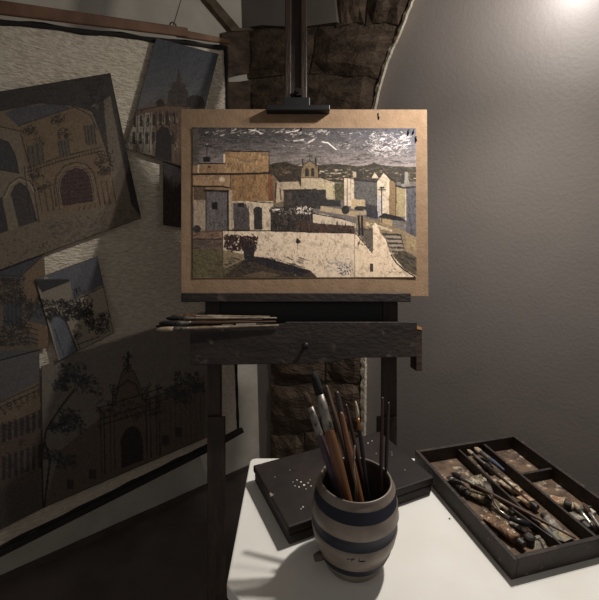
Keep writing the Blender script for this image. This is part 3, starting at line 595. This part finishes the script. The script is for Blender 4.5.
c.poly([(378, 217), (384, 213), (400, 217), (407, 221.5), (392, 221), (380, 218)], (36, 34, 34)); c.poly([(380, 218), (392, 220), (392, 229), (380, 229)], (170, 148, 108)); c.poly([(392, 220), (406, 221.6), (406, 234), (392, 231)], (112, 110, 108)); c.line([(381.5, 217), (381.6, 224)], .8, DK)
c.poly([(356, 216), (380, 222), (406, 232), (417, 238), (417, 262), (390, 250), (376, 228), (357, 232)], (146, 128, 98)); c.poly([(366, 222), (392, 229), (392, 232), (366, 226)], (196, 180, 148)); c.dabs(364, 222, 416, 250, 90, (100, 86, 66), (1, 4), (.5, 1), (-.3, .4), .6)
c.poly([(381, 233), (401, 234), (406, 256), (393, 254), (386, 244)], (66, 62, 58))
for k in range(5): c.poly([(384 + k * 1.4, 235.5 + k * 4.3), (400 + k * 1.2, 236 + k * 4.3), (401 + k * 1.2, 238.4 + k * 4.3), (386 + k * 1.4, 237.8 + k * 4.3)], (150, 140, 124))
c.poly([(405, 236), (416, 240), (416, 252), (408, 248)], (156, 138, 100)); c.poly([(391, 255), (404, 250), (417, 258), (417, 277), (405, 270), (396, 262)], (90, 82, 66)); c.dabs(394, 252, 416, 270, 40, (56, 54, 50), (2, 5), (.6, 1.2), (.2, .9), .7)
c.rect(192, 231, 224, 250, (104, 90, 80)); c.rect(192, 232, 222, 238.5, (138, 110, 92)); c.dabs(192, 232, 222, 250, 60, (80, 70, 66), (2, 6), (.6, 1.2), (-.2, .2), .6); c.line([(192, 239), (222, 239)], 1, DK); c.ell(197, 229, 4, 3.6, (58, 54, 52)); c.line([(206, 231.5), (223, 231)], 1.2, (110, 78, 62))
c.poly([(192, 249), (232, 251), (246, 257), (226, 277.5), (192, 278.5)], (104, 98, 70)); c.dabs(193, 250, 240, 277, 160, (84, 80, 58), (2, 6), (.6, 1.4), (-.3, .3), .5, 18); c.poly([(228, 248), (240, 251), (248, 258), (223, 268), (223, 250)], (140, 128, 98))
c.poly([(223, 230.6), (300, 232), (355, 234), (355, 278), (296, 278), (258, 257), (223, 250)], (218, 202, 176)); c.dabs(256, 234, 354, 276, 260, (196, 180, 156), (1, 5), (.5, 1.2), (1.2, 1.9), .4, 22); c.dabs(256, 234, 354, 276, 80, (126, 112, 98), (.8, 3.4), (.3, .6), (1.4, 1.75), .7); c.dabs(325, 258, 352, 274, 50, (150, 164, 182), (1, 4), (.5, 1.1), (-.4, .4), .5); c.dabs(337, 263, 350, 275, 36, (56, 62, 104), (.5, 1.6), (.5, 1), (0, 3), .9)
c.line([(222, 230.4), (270, 231), (354, 233.4)], 1.2, DK)
c.poly([(223, 277), (243, 261), (256, 256.5), (268, 258), (312, 272), (318, 278), (223, 278.5)], (72, 62, 52)); c.poly([(256, 257), (270, 259), (312, 271), (300, 276), (272, 268), (254, 262)], (42, 40, 50)); c.dabs(225, 258, 306, 277, 90, (50, 45, 44), (3, 9), (.6, 1.4), (.1, .5), .6); c.line([(225, 268), (246, 258)], 1, (150, 134, 104)); c.poly([(240, 276), (262, 271), (280, 275), (270, 278)], (104, 90, 70))
c.scrib(225, 236, 256, 250, 150, (58, 40, 40), .9); c.dabs(224, 236, 257, 249, 130, (50, 36, 38), (1, 3), (.5, 1.1), (.6, 2.6), .9); c.poly([(243, 247), (255, 246), (254, 262), (245, 262)], (48, 44, 50))
c.poly([(354.5, 237), (357, 232), (372.5, 253), (373, 225), (376, 226), (381, 232), (386, 239), (391, 254), (404, 269), (417, 277), (417, 278.5), (354.5, 278.5)], (226, 208, 178)); c.dabs(358, 246, 398, 276, 110, (200, 180, 152), (1, 5), (.5, 1.1), (1.1, 1.9), .45, 22)
c.poly([(356.5, 229), (373, 228), (373, 252), (357, 233)], (100, 92, 82)); c.line([(356.5, 234), (372, 252.5)], 1.1, (58, 52, 48)); c.dabs(358, 228, 372, 246, 26, (66, 60, 56), (1, 4), (.5, 1), (0, 3), .7)
for x in (358.6, 361.8): c.line([(x, 219), (x + .6, 235)], 2.2, (40, 38, 42)); c.ell(x, 217, 1.3, 1.5, (34, 30, 30))
c.rect(369.6, 263.5, 373, 272, (70, 64, 60)); c.line([(391, 255), (396, 263), (404, 270), (415, 277)], 1.3, DK); c.line([(380, 232), (386, 239), (390, 252)], 1, (110, 98, 82)); c.line([(375, 224), (378, 227)], 1.6, (240, 226, 200))
c.ell(298, 241.5, 2, 2.4, (40, 36, 36)); c.line([(297, 239), (300, 242)], 1.6, (40, 36, 36)); c.line([(297.5, 244), (297, 250)], .5, (110, 100, 90))
c.line([(223, 231), (223, 278)], .7, (60, 54, 48)); c.line([(354.6, 232), (354.6, 278)], .7, (110, 100, 88)); c.line([(300, 232), (318, 233)], .6, DK)
c.dabs(378, 271.5, 402, 273.5, 14, (90, 78, 66), (.6, 2), (.3, .5), (-.5, .5), .8)
c.a = np.clip((c.a * .92 + np.array((92, 82, 72)) * .08) * np.array((1.04, .985, .945)), 0, 255); mm = c.a.mean(-1, keepdims=True); c.a = mm + (c.a - mm) * .74; c.a = np.clip((c.a - 118) * 1.2 + 120, 12, 242)
c.dabs(193, 168, 416, 277, 900, (70, 60, 52), (.6, 3), (.3, .7), (0, 3.1), .38); c.dabs(193, 168, 416, 277, 500, (196, 180, 152), (.5, 2.2), (.3, .6), (0, 3.1), .3)
c.dabs(193, 166, 416, 277, 240, (60, 50, 43), (3, 9), (1.5, 4), (0, 3.1), .12); c.dabs(193, 150, 300, 230, 120, (60, 50, 43), (3, 9), (1.5, 4), (1.2, 1.9), .12); c.dabs(193, 130, 416, 166, 160, (60, 58, 58), (4, 12), (1, 3), (-.3, .3), .2)
c.dabs(193, 200, 300, 277, 260, (72, 62, 56), (.8, 3.4), (.4, .9), (0, 3.1), .35)
c.line([(193, 278), (416, 277.6)], .8, (200, 186, 160)); c.line([(192.6, 128.4), (415.6, 129)], .6, (46, 44, 46)); c.tex(6, 8); c.tex(3, 1)
pt = ep(300, 200, 1.1120)
pic = tag(sheet('town_painting', [(192.4, 127.6), (415.6, 128.6), (416.4, 277.4), (192.8, 278)], pt, W_, c, .55, 'paint', .0009, .0008, 2), 'painting of rooftops and a bell tower under a grey sky, pinned to the easel board', 'painting')
for x, y, l in ((409, 132, 5), (414, 131.5, 4), (302, 129, 2.4), (416, 139, 5), (378, 117, 3)):
    if (x, y) == (378, 117): continue
    a = ep(x, y - l / 2, 1.1085); b = ep(x + (.2 if x == 416 else -1), y + l / 2, 1.1085)
    g = G(); g.tube([a, b], .0022, 6); g.build('pin', 'pin', pic, smooth=True, parent_off=pic.location)
a = ep(378.2, 113, 1.1112); b = ep(379, 119, 1.1112); g = G(); g.tube([a, b], .0014, 6); g.build('scratch', 'pin', bdo, smooth=True, parent_off=bdo.location)

# ------------------------------------------------------------------ brushes
def rotz_to(d):
    return Vector((0, 0, 1)).rotation_difference(d.normalized()).to_matrix().to_4x4()
def brush(label, A, B, r, hm, fm='ferrule', bm='br_black', lf=.04, lb=.025, wide=1.0, flat=1.0, group=None, spin=0, name='paintbrush', point=.35, bare=False):
    """A = handle end, B = bristle tip"""
    d = Vector(B) - Vector(A); L = d.length
    o = empty(name, A, label, 'paintbrush', group)
    o.matrix_world = Matrix.Translation(A) @ rotz_to(d) @ Matrix.Rotation(spin, 4, 'Z')
    lh = L - lf - lb
    def part(nm, prof, m, fl=1.0):
        g = G(); g.lathe(prof, 14)
        if fl != 1.0: g.v = [Vector((v.x, v.y * fl, v.z)) for v in g.v]
        return g.build(nm, m, o, smooth=True, local=True)
    if bare: part('handle', [(r * .5, 0), (r * .9, .004), (r, lh * .3), (r * 1.05, lh * .8), (r * .8, L - .004), (r * .4, L)], hm); return o
    part('handle', [(r * .25, 0), (r * .5, .003), (r * .62, lh * .25), (r * .95, lh * .6), (r * 1.1, lh * .82), (r * .92, lh), (r * .85, lh + .004)], hm)
    part('ferrule', [(r * .98, lh - .001), (r * 1.02, lh + .003), (r * .98, lh + lf * .2), (r * 1.0 * (1 + (wide - 1) * .4), lh + lf * .6), (r * wide, lh + lf)], fm, (1 + flat) / 2)
    part('bristles', [(r * wide * .95, lh + lf - .002), (r * wide * 1.08, lh + lf + lb * .35), (r * wide * .95, lh + lf + lb * .7), (r * wide * point, L)], bm, flat)
    return o

GT = 'brushes lying on the easel drawer'
for k, (ax, ay, bx, by, D, r, hm, bm, lab) in enumerate((
        (277, 318, 166, 318.5, 1.070, .0042, 'h_grey', 'br_black', 'pale-handled brush at the back of the bundle on the easel drawer'),
        (270, 316.6, 172, 316.0, 1.085, .0034, 'h_grey', 'br_brown', 'short pale brush topmost in the bundle on the easel drawer'),
        (279, 325.2, 156, 329.5, 1.040, .0040, 'h_grey', 'br_pale', 'frontmost brush of the bundle, reaching furthest left of the easel drawer'),
        (276, 321.6, 159, 323.4, 1.050, .0045, 'h_brown', 'br_black', 'brown-handled brush in the middle of the bundle on the easel drawer'),
        (262, 319.5, 156, 326.5, 1.059, .0040, 'h_dark', 'br_black', 'dark-handled brush crossing low through the bundle on the easel drawer'))):
    brush(lab, ep(ax, ay, D), ep(bx, by, D - .004), r, hm, 'ferrule' if k != 1 else 'copper', bm, .035, .045 if k != 1 else .03, 1.5, .7, GT)

# ------------------------------------------------------------------ table
T = .75
tb = empty('side_table', (.2, .6, ZF), 'white painted table with a clipped corner in front of the easel', 'table')
out = [(-.118, .545), (-.118, .872), (-.115, .881), (-.105, .885), (.54, .885), (.552, .872), (.552, .24), (.03, .24), (-.082, .505)]
g = G(); g.hexa([(x, y, T - .028) for x, y in out], Vector((0, 0, .028))); g.build('tabletop', 'table', tb, bevel=.003)
for x, y in ((-.06, .80), (.49, .80), (.49, .30), (.08, .32)): g = G(); g.box(x - .02, y - .02, ZF, x + .02, y + .02, T - .028); g.build('leg', 'table_leg', tb, bevel=.003)
g = G(); g.box(-.04, .795, T - .09, .47, .81, T - .028); g.build('apron', 'table_leg', tb)

# closed paint box
bn, bl, br = Vector((-.017, .622, 0)), Vector((-.105, .797, 0)), Vector((.285, .760, 0))
cen = (bl + br) / 2; ax = (br - bn); ay = (bl - bn); lw, ll = ax.length, ay.length; ang = math.atan2(ax.y, ax.x)
pb = empty('paint_box', (cen.x, cen.y, T), 'closed dark flat paint box with white specks on its lid, behind the jar', 'box')
pb.rotation_euler = (0, 0, ang)
g = G(); g.box(-lw / 2 + .002, -ll / 2 + .002, 0, lw / 2 - .002, ll / 2 - .002, .023); g.build('body', 'lacquer', pb, local=True, bevel=.004)
lid = G(); lid.box(-lw / 2, -ll / 2, .0245, lw / 2, ll / 2, .041); lid = lid.build('lid', 'lacquer', pb, local=True, bevel=.003)
g = G(); g.box(-.02, -ll / 2 - .0025, .014, .02, -ll / 2 + .001, .032); g.build('clasp', 'dark_metal', pb, local=True, bevel=.001)
inv = (Matrix.Translation((cen.x, cen.y, T)) @ Matrix.Rotation(ang, 4, 'Z')).inverted()
g = G(); rr = random.Random(3)
for x, y, s in ((297, 480, 1.6), (301, 482, 2), (304, 485, 2.6), (299, 487, 1.8), (308, 483, 1.5), (311, 486, 1.6), (295, 486, 1.2), (306, 489, 1.2), (293, 482, 1), (310, 480, 1), (303, 507, 1.6), (301, 509, 1.2), (290, 470, .8), (322, 492, .8), (368, 443, 1.8), (372, 441, 1.3), (275, 477, .8), (405, 470, .9), (392, 455, .9)):
    p = inv @ atz(x, y, T + .041); q = s * .00085 + .0002
    g = G(); g.lathe([(q * .8, 0), (q, .0003), (q * .6, .0008)], 8, (p.x, p.y, .0409)); g.build('paint_speck', 'white_drip', lid, local=True)

# stoneware jar
J = Vector((.092, .594, T))
jar = empty('brush_jar', J, 'grey stoneware barrel jar with dark blue bands holding paintbrushes', 'jar')
jp = [(.044, 0), (.048, .003), (.050, .012), (.0555, .022), (.0575, .024), (.0635, .040), (.062, .042), (.0685, .058), (.0690, .062), (.0715, .078), (.0700, .080), (.0705, .101), (.0722, .103), (.0700, .112), (.0695, .124), (.0675, .127), (.0645, .148), (.0625, .151), (.0595, .156), (.0590, .1595), (.0575, .161), (.0555, .1595),
      (.0550, .152), (.060, .13), (.064, .09), (.058, .04), (.045, .010), (.004, .009)]
mi = []
for (ra, za), (rb, zb) in zip(jp[:-1], jp[1:]):
    zm = (za + zb) / 2; inner = jp.index((ra, za)) >= 21
    mi.append(2 if inner else (1 if (.024 < zm < .040 or .080 < zm < .101 or .127 < zm < .148) else 0))
g = G(); g.lathe(jp, 64, (0, 0, 0), mi); g.build('jar_body', ['glaze', 'blue_glaze', 'jar_in'], jar, smooth=True, local=True)
g = G(); a = math.radians(205); dv = Vector((math.cos(a), math.sin(a), 0)); b0 = dv * .058 + Vector((0, 0, .034)); g.tube([b0, b0 + dv * .008, b0 + dv * .016], [.008, .0075, .006], 14); g.build('spigot_stub', 'jar_in', jar, smooth=True, local=True)
# small dark factory mark low on the front
g = G()
for (xa, za, xb, zb) in ((-.012, .070, -.004, .070), (-.009, .066, -.006, .074), (.002, .066, .003, .074), (.003, .066, .012, .0665), (-.016, .068, -.013, .069)):
    def sp(x, z): rr_ = .0703; a = -math.pi / 2 + x / rr_ - .05; return Vector((rr_ * math.cos(a), rr_ * math.sin(a), z))
    g.tube([sp(xa, za), sp(xb, zb)], .0007, 6)
g.build('maker_mark', 'pin', jar, local=True)

GJ = 'brushes standing in the jar'
def jbrush(label, tip, Yt, mouth, dY, r, hm, **k):
    t = aty(tip[0], tip[1], Yt); zr = T + .160
    mx = (mouth - 299.5) / F * ((J.y + dY) * CP + (H - zr) * SP); m = Vector((mx, J.y + dY, zr))
    d = (m - t); s = 0
    p = m.copy()
    while p.z > T + .014:                                     # run down inside the jar until wall or floor
        q = p + d.normalized() * .002; rad = math.hypot(q.x - J.x, q.y - J.y)
        if rad > (.050 if q.z > T + .05 else .036): break
        p = q
    if k.pop('flip', False): return brush(label, t, p, r, hm, group=GJ, **k)
    return brush(label, p, t, r, hm, group=GJ, **k)
jbrush('thickest brush in the jar, orange wooden handle, dark bristles and wide silver ferrule', (313.5, 372), .640, 343, -.008, .0088, 'h_orange', bm='br_black', lf=.058, lb=.038, wide=.78, flat=.8, point=.5)
jbrush('leftmost brush in the jar with brown bristles and violet-stained handle', (305, 392), .640, 333, .008, .0066, 'h_purple', bm='br_brown', lf=.050, lb=.026, wide=.85, flat=.6)
jbrush('upright brown handle end just right of the thickest brush in the jar', (326, 385), .685, 350, .028, .0046, 'h_brown', bare=True)
jbrush('stout dark round-ended handle in the middle of the jar', (336.5, 391), .632, 355, -.002, .0058, 'h_dark', bare=True)
jbrush('orange-brown handle standing low in front of the jar middle', (341, 412), .606, 358, -.022, .0046, 'h_orange', bare=True)
jbrush('thin brown handle behind the curled palette knife in the jar', (346, 404), .650, 361, .016, .0034, 'h_red', bare=True)
jbrush('slim brush with pale tip and black handle at right of the jar bundle', (355.6, 401), .632, 366, -.002, .0032, 'h_black', fm='copper', bm='br_pale', lf=.018, lb=.028, wide=.9)
jbrush('thin red-brown handle standing upright near the right rim of the jar', (382.5, 397), .640, 381, .012, .0030, 'h_red', bare=True)
jbrush('thin dark handle, rightmost in the jar', (388.5, 402), .646, 386, .016, .0032, 'h_dark', bare=True)
# palette knife in the jar
k0 = aty(355, 446, .57); pk = empty('palette_knife', (J.x + .004, J.y - .035, T + .012), 'stained palette knife with curled blade at the front of the brush jar', 'palette knife')
zb = Vector((J.x + .004, J.y - .035, T + .012)); mid = zb.lerp(k0, .52); off = pk.location.copy()
g = G(); g.tube([mid, mid.lerp(k0, .4), mid.lerp(k0, .7) + Vector((-.004, -.003, 0)), k0], [.003, .007, .008, .004], 10, flat=[1, .22, .2, .2]); g.build('blade', 'h_grey', pk, smooth=True)
g = G(); g.tube([zb, zb.lerp(mid, .5), mid + (mid - zb) * .04], [.004, .0062, .0035], 10); g.build('handle', 'h_dark', pk, smooth=True)

# ------------------------------------------------------------------ open paint tray
n0, f0, f1 = Vector((.345, .553, T)), Vector((.273, .857, T)), Vector((.536, .924, T))
ux = (f1 - f0); WT = ux.length; ux.normalize(); uy = (f0 - n0); LT = uy.length; uy.normalize()
tang = math.atan2(ux.y, ux.x)
tray = empty('paint_tray', n0, 'open dark wooden tray with compartments full of paint tubes and brushes', 'tray')
tray.rotation_euler = (0, 0, tang)
TM = Matrix.Translation(n0) @ Matrix.Rotation(tang, 4, 'Z')
HT, wt, fl = .040, .008, .007
def tpart(nm, x0, y0, z0, x1, y1, z1, m='tray', bevel=.0012): g = G(); g.box(x0, y0, z0, x1, y1, z1); return g.build(nm, m, tray, local=True, bevel=bevel)
tpart('tray_floor', wt, wt, 0, WT - wt, LT - wt, fl, 'tray_floor')
tpart('side_wall', 0, 0, 0, wt, LT, HT); tpart('side_wall', WT - wt, 0, 0, WT, LT, HT)
tpart('end_wall', wt, 0, 0, WT - wt, wt, HT); tpart('end_wall', wt, LT - wt, 0, WT - wt, LT, HT)
X1, X2 = WT * .40, WT * .655
tpart('divider', X1, wt, fl, X1 + .005, LT - wt, .030); tpart('divider', X2, wt, fl, X2 + .006, LT - wt, .033)
tpart('divider', X2 + .006, LT * .60, fl, WT - wt, LT * .60 + .006, .031)
def tl(cx, cy, z):                                           # zoomed tray view coordinates -> tray-local point at height z
    p = atz(410 + cx / 3.17, 420 + cy / 3.17, T + z); q = TM.inverted() @ p; return q
def twl(v): return TM @ Vector(v)
GI = 'paint tubes in the tray'
def clampx(q, lo, hi): return Vector((min(max(q.x, lo), hi), min(max(q.y, wt + .006), LT - wt - .006), q.z))
def ptube(label, a, b, r, m, capm='cap', sd=0, z=None):
    """a = cap end, b = crimped tail; tray-local points"""
    a, b = twl(a), twl(b); d = b - a; L = d.length; rg = random.Random(sd)
    o = empty('paint_tube', a, label, 'paint tube', GI)
    o.matrix_world = Matrix.Translation(a) @ rotz_to(d)
    # keep the flattened tail level: world up in local frame
    up = (rotz_to(d).inverted() @ Vector((0, 0, 1))); th = math.atan2(up.y, up.x) - math.pi / 2
    o.matrix_world = o.matrix_world @ Matrix.Rotation(th, 4, 'Z')
    seg = 18; rows = []; g = G(); n = 14; cl_ = r * 1.1
    prof = [(0, .45, 1), (.02, .5, 1), (.05, .95, 1)] + [(.05 + .95 * t, 1 + .25 * t, max(.07, 1 - t ** 1.3 * .95)) for t in [k / n for k in range(1, n + 1)]]
    for t, w, h in prof:
        row = []
        for k in range(seg):
            a_ = 2 * math.pi * k / seg; dn = 1 - (rg.uniform(0, .28) if .1 < t < .95 else 0)
            row.append(Vector((r * w * math.cos(a_) * (.93 + .07 * dn), r * h * math.sin(a_) * dn, cl_ + t * (L - cl_))))
        rows.append(row)
    v = [p for rw in rows for p in rw]
    f = [(i * seg + k, i * seg + (k + 1) % seg, (i + 1) * seg + (k + 1) % seg, (i + 1) * seg + k) for i in range(len(rows) - 1) for k in range(seg)] + [tuple(range(seg))[::-1], tuple(range((len(rows) - 1) * seg, len(rows) * seg))]
    g.add(v, f); g.build('body', m, o, smooth=True, local=True)
    g = G(); g.lathe([(r * .55, 0), (r * .62, .001), (r * .66, cl_ * .9), (r * .5, cl_ * 1.02)], 12); g.build('cap', capm, o, smooth=False, local=True)
    return o
zf = fl
def T2(cx, cy, r, lo, hi): q = tl(cx, cy, fl + r); return clampx(q, lo + r * 1.2, hi - r * 1.2)
c1 = (wt, X1); c2 = (X1 + .005, X2); c3 = (X2 + .006, WT - wt)
for lab, A, B, r, m, capm, col in (
        ('olive crumpled paint tube lying mid-left in the tray under the long brush', (258, 262), (186, 225), .0105, 'tube_olive', 'cap', c1),
        ('brown speckled tube at the near left corner of the tray', (362, 398), (236, 296), .0110, 'tube_brown', 'cap', c1),
        ('dark tube beside the far left wall of the tray', (190, 240), (128, 178), .0095, 'tube_dark', 'cap', c1),
        ('cream labelled paint tube in the middle channel of the tray', (352, 232), (286, 190), .0110, 'tube_cream', 'tube_rust', c2),
        ('brown and white tube nearer in the middle channel of the tray', (404, 280), (352, 240), .0105, 'tube_rust', 'cap', c2),
        ('tin-grey tube at the near end of the middle channel of the tray', (420, 300), (470, 350), .0100, 'tube_tin', 'cap', c2),
        ('dark tube in the far part of the middle channel, beneath the brushes', (262, 165), (226, 120), .0090, 'tube_dark', 'cap', c2),
        ('rust brown tube with a pale blue smear in the right compartment', (512, 272), (436, 250), .0110, 'tube_rust', 'cap', c3),
        ('tin-grey crumpled tube in the right compartment of the tray', (560, 350), (478, 300), .0125, 'tube_tin', 'cap', c3),
        ('small cream tube behind the cranked knife handle in the tray', (330, 300), (300, 262), .0085, 'tube_cream', 'cap', c1),
        ('small tin-grey tube left of the grey scrap at the near end of the tray', (372, 352), (322, 318), .0080, 'tube_tin', 'cap_white', c1),
        ('small olive tube at the near right corner of the tray', (640, 352), (588, 330), .0090, 'tube_olive', 'cap', c3),
        ('short cream tube between the rust tube and the right wall of the tray', (540, 292), (500, 262), .0085, 'tube_cream', 'cap', c3),
        ('blue-grey tube against the right wall of the tray', (585, 300), (545, 272), .0100, 'tube_blue', 'cap_white', c3)):
    ptube(lab, T2(*A, r, *col), T2(*B, r, *col), r, m, capm, hash(lab) % 1 + len(lab))
GB = 'brushes in the tray'
def tb_(lab, A, za, B, zb_, r, hm, **k): a = tl(*A, za); b = tl(*B, zb_); return brush(lab, twl(a), twl(b), r, hm, group=GB, **k)
tb_('long brown brush lying slantwise across the whole tray', (526, 376), .038, (132, 168), .034, .0036, 'h_brown', bm='br_black', lf=.03, lb=.022, wide=1.5)
tb_('pale-stained brush in the far middle channel of the tray, left of its twin', (405, 280), .036, (182, 94), .030, .0030, 'h_dark', fm='ferrule', bm='br_pale', lf=.04, lb=.02, wide=1.3)
tb_('blue-stained brush in the far middle channel of the tray, right of its twin', (300, 160), .030, (205, 88), .030, .0052, 'h_blue', fm='ferrule', bm='br_pale', lf=.03, lb=.02, wide=1.1)
tb_('dark brush lying lowest along the middle of the tray', (455, 376), .034, (214, 204), .026, .0030, 'h_dark', bm='br_black', lf=.03, lb=.02)
tb_('dark brush with white tip leaning on the right wall of the tray', (590, 352), .022, (520, 262), .034, .0042, 'h_black', fm='steel', bm='br_pale', lf=.03, lb=.016)
tb_('short dark brush crossing the near right of the tray', (600, 338), .024, (548, 262), .040, .0040, 'h_dark', fm='ferrule', bm='br_brown', lf=.03, lb=.02)
# cranked palette knife
p = [tl(258, 238, .034), tl(268, 262, .036), tl(284, 288, .034), tl(318, 312, .033), tl(350, 322, .030)]
kn = empty('palette_knife', twl(p[-1]), 'steel palette knife with a cranked shiny neck lying across the left half of the tray', 'palette knife')
pw = [twl(q) for q in p]
g = G(); g.tube([pw[0], pw[1], pw[2], pw[3]], [.0026, .0024, .0022, .003], 8); g.build('neck', 'steel', kn, smooth=True)
d = (pw[4] - pw[3]).normalized(); g = G(); g.tube([pw[3] - d * .002, pw[3] + d * .02, pw[3] + d * .045], [.004, .0066, .0045], 12); g.build('handle', 'h_black', kn, smooth=True)
d = (pw[0] - pw[1]).normalized(); g = G(); g.tube([pw[0] - d * .003, pw[0] + d * .012, pw[0] + d * .035, pw[0] + d * .05], [.003, .007, .0075, .003], 12, flat=[1, .2, .15, .15]); g.build('blade', 'steel', kn, smooth=True)
# crumpled rag and scraps
def crumple(name, lab, cat, poly, z0, h, m, sd):
    rg = random.Random(sd); ps = [tl(x, y, z0) for x, y in poly]; cx = sum(ps, Vector()) / len(ps); vs = []; fs = []; rings = 4; n = len(ps) * 3
    loop = []
    for i in range(len(ps)):
        a, b = ps[i], ps[(i + 1) % len(ps)]; loop += [a.lerp(b, t / 3) for t in range(3)]
    for r_ in range(rings + 1):
        t = 1 - r_ / rings
        for q in loop:
            s_ = cx.lerp(q, max(t, .02)); vs.append(twl((s_.x, s_.y, z0 + (h * (1 - t ** 2) * rg.uniform(.5, 1.1) if r_ else 0))))
    for r_ in range(rings):
        for i in range(n): fs.append((r_ * n + i, r_ * n + (i + 1) % n, (r_ + 1) * n + (i + 1) % n, (r_ + 1) * n + i))
    fs.append(tuple(range(n))[::-1]); fs.append(tuple(range(rings * n, (rings + 1) * n)))
    return tag(mesh_obj(name, vs, fs, m), lab, cat)
crumple('paint_rag', 'crumpled cream rag in the left compartment of the tray, under the long brush', 'rag', [(186, 186), (215, 176), (246, 190), (254, 208), (225, 216), (198, 208)], .016, .016, 'rag', 1)
crumple('paper_scrap', 'grey paper scrap at the near end of the tray', 'scrap', [(382, 372), (410, 356), (442, 388), (424, 404), (392, 412)], fl, .008, 'scrap', 2)
crumple('paper_scrap', 'teal and ochre stained scrap at the near middle of the tray', 'scrap', [(410, 330), (450, 318), (522, 372), (490, 386), (452, 372)], .012, .008, 'scrap_teal', 3)
crumple('dried_paint', 'crust of dried paint in the left compartment of the tray', 'dried paint', [(226, 292), (262, 284), (330, 340), (345, 372), (300, 366), (250, 330)], fl, .007, 'crust', 4)
crumple('dried_paint', 'pale blue and cream paint lump in the right compartment of the tray', 'dried paint', [(400, 228), (440, 232), (470, 262), (450, 276), (418, 262)], fl, .010, 'tube_tin', 5)
q = tl(444, 386, fl); w = twl(q); g = G(); g.lathe([(.006, 0), (.0065, .002), (.006, .009), (.004, .010)], 14, (w.x, w.y, w.z)); tag(g.build('tube_cap', 'cap_white'), 'small white loose tube cap at the near wall of the tray', 'cap')
q = tl(358, 396, fl); w = twl(q) + ux * 0.012; g = G(); g.lathe([(.008, 0), (.0095, .003), (.009, .014), (.006, .017)], 14, (w.x, w.y, w.z)); tag(g.build('tube_cap', 'cap'), 'round dark loose cap in the near left corner of the tray', 'cap')
# crumbs on the table
w = atz(449.5, 519, T); g = G(); g.lathe([(.0008, 0), (.0018, .0008), (.001, .0022)], 7, tuple(w)); tag(g.build('paint_crumb', 'pin'), 'tiny dark paint crumb on the white table between box and tray', 'crumb')
#@@LIGHTS
# ------------------------------------------------------------------ light
def light(name, kind, loc, power, col, radius=.03, aim=None, cone=None, blend=1):
    l = bpy.data.lights.new(name, kind); l.energy = power; l.color = col
    if kind != 'SUN': l.shadow_soft_size = radius
    if cone: l.spot_size = math.radians(cone); l.spot_blend = blend
    o = bpy.data.objects.new(name, l); sc.collection.objects.link(o); o.location = loc
    if aim: o.rotation_euler = (Vector(aim) - Vector(loc)).to_track_quat('-Z', 'Y').to_euler()
    return o
LP = (.58, 1.02, 1.95)
LW = onplane(578, -18, WR, nR) + nR * .10
light('lamp', 'POINT', LP, 12, (1.0, .95, .89), .02)
light('wall_hotspot', 'POINT', LW, 2.0, (.96, .98, 1.0), .015)  # separate small light, added to make the hot spot on the plaster
light('lamp_beam', 'SPOT', (.54, .94, 1.98), 44, (1.0, .95, .89), .02, (.25, .95, .75), 130, .9)
wd = bpy.data.worlds.new('world'); sc.world = wd; wd.use_nodes = True
bg = wd.node_tree.nodes['Background']; bg.inputs['Color'].default_value = (1.0, .94, .89, 1); bg.inputs['Strength'].default_value = .18
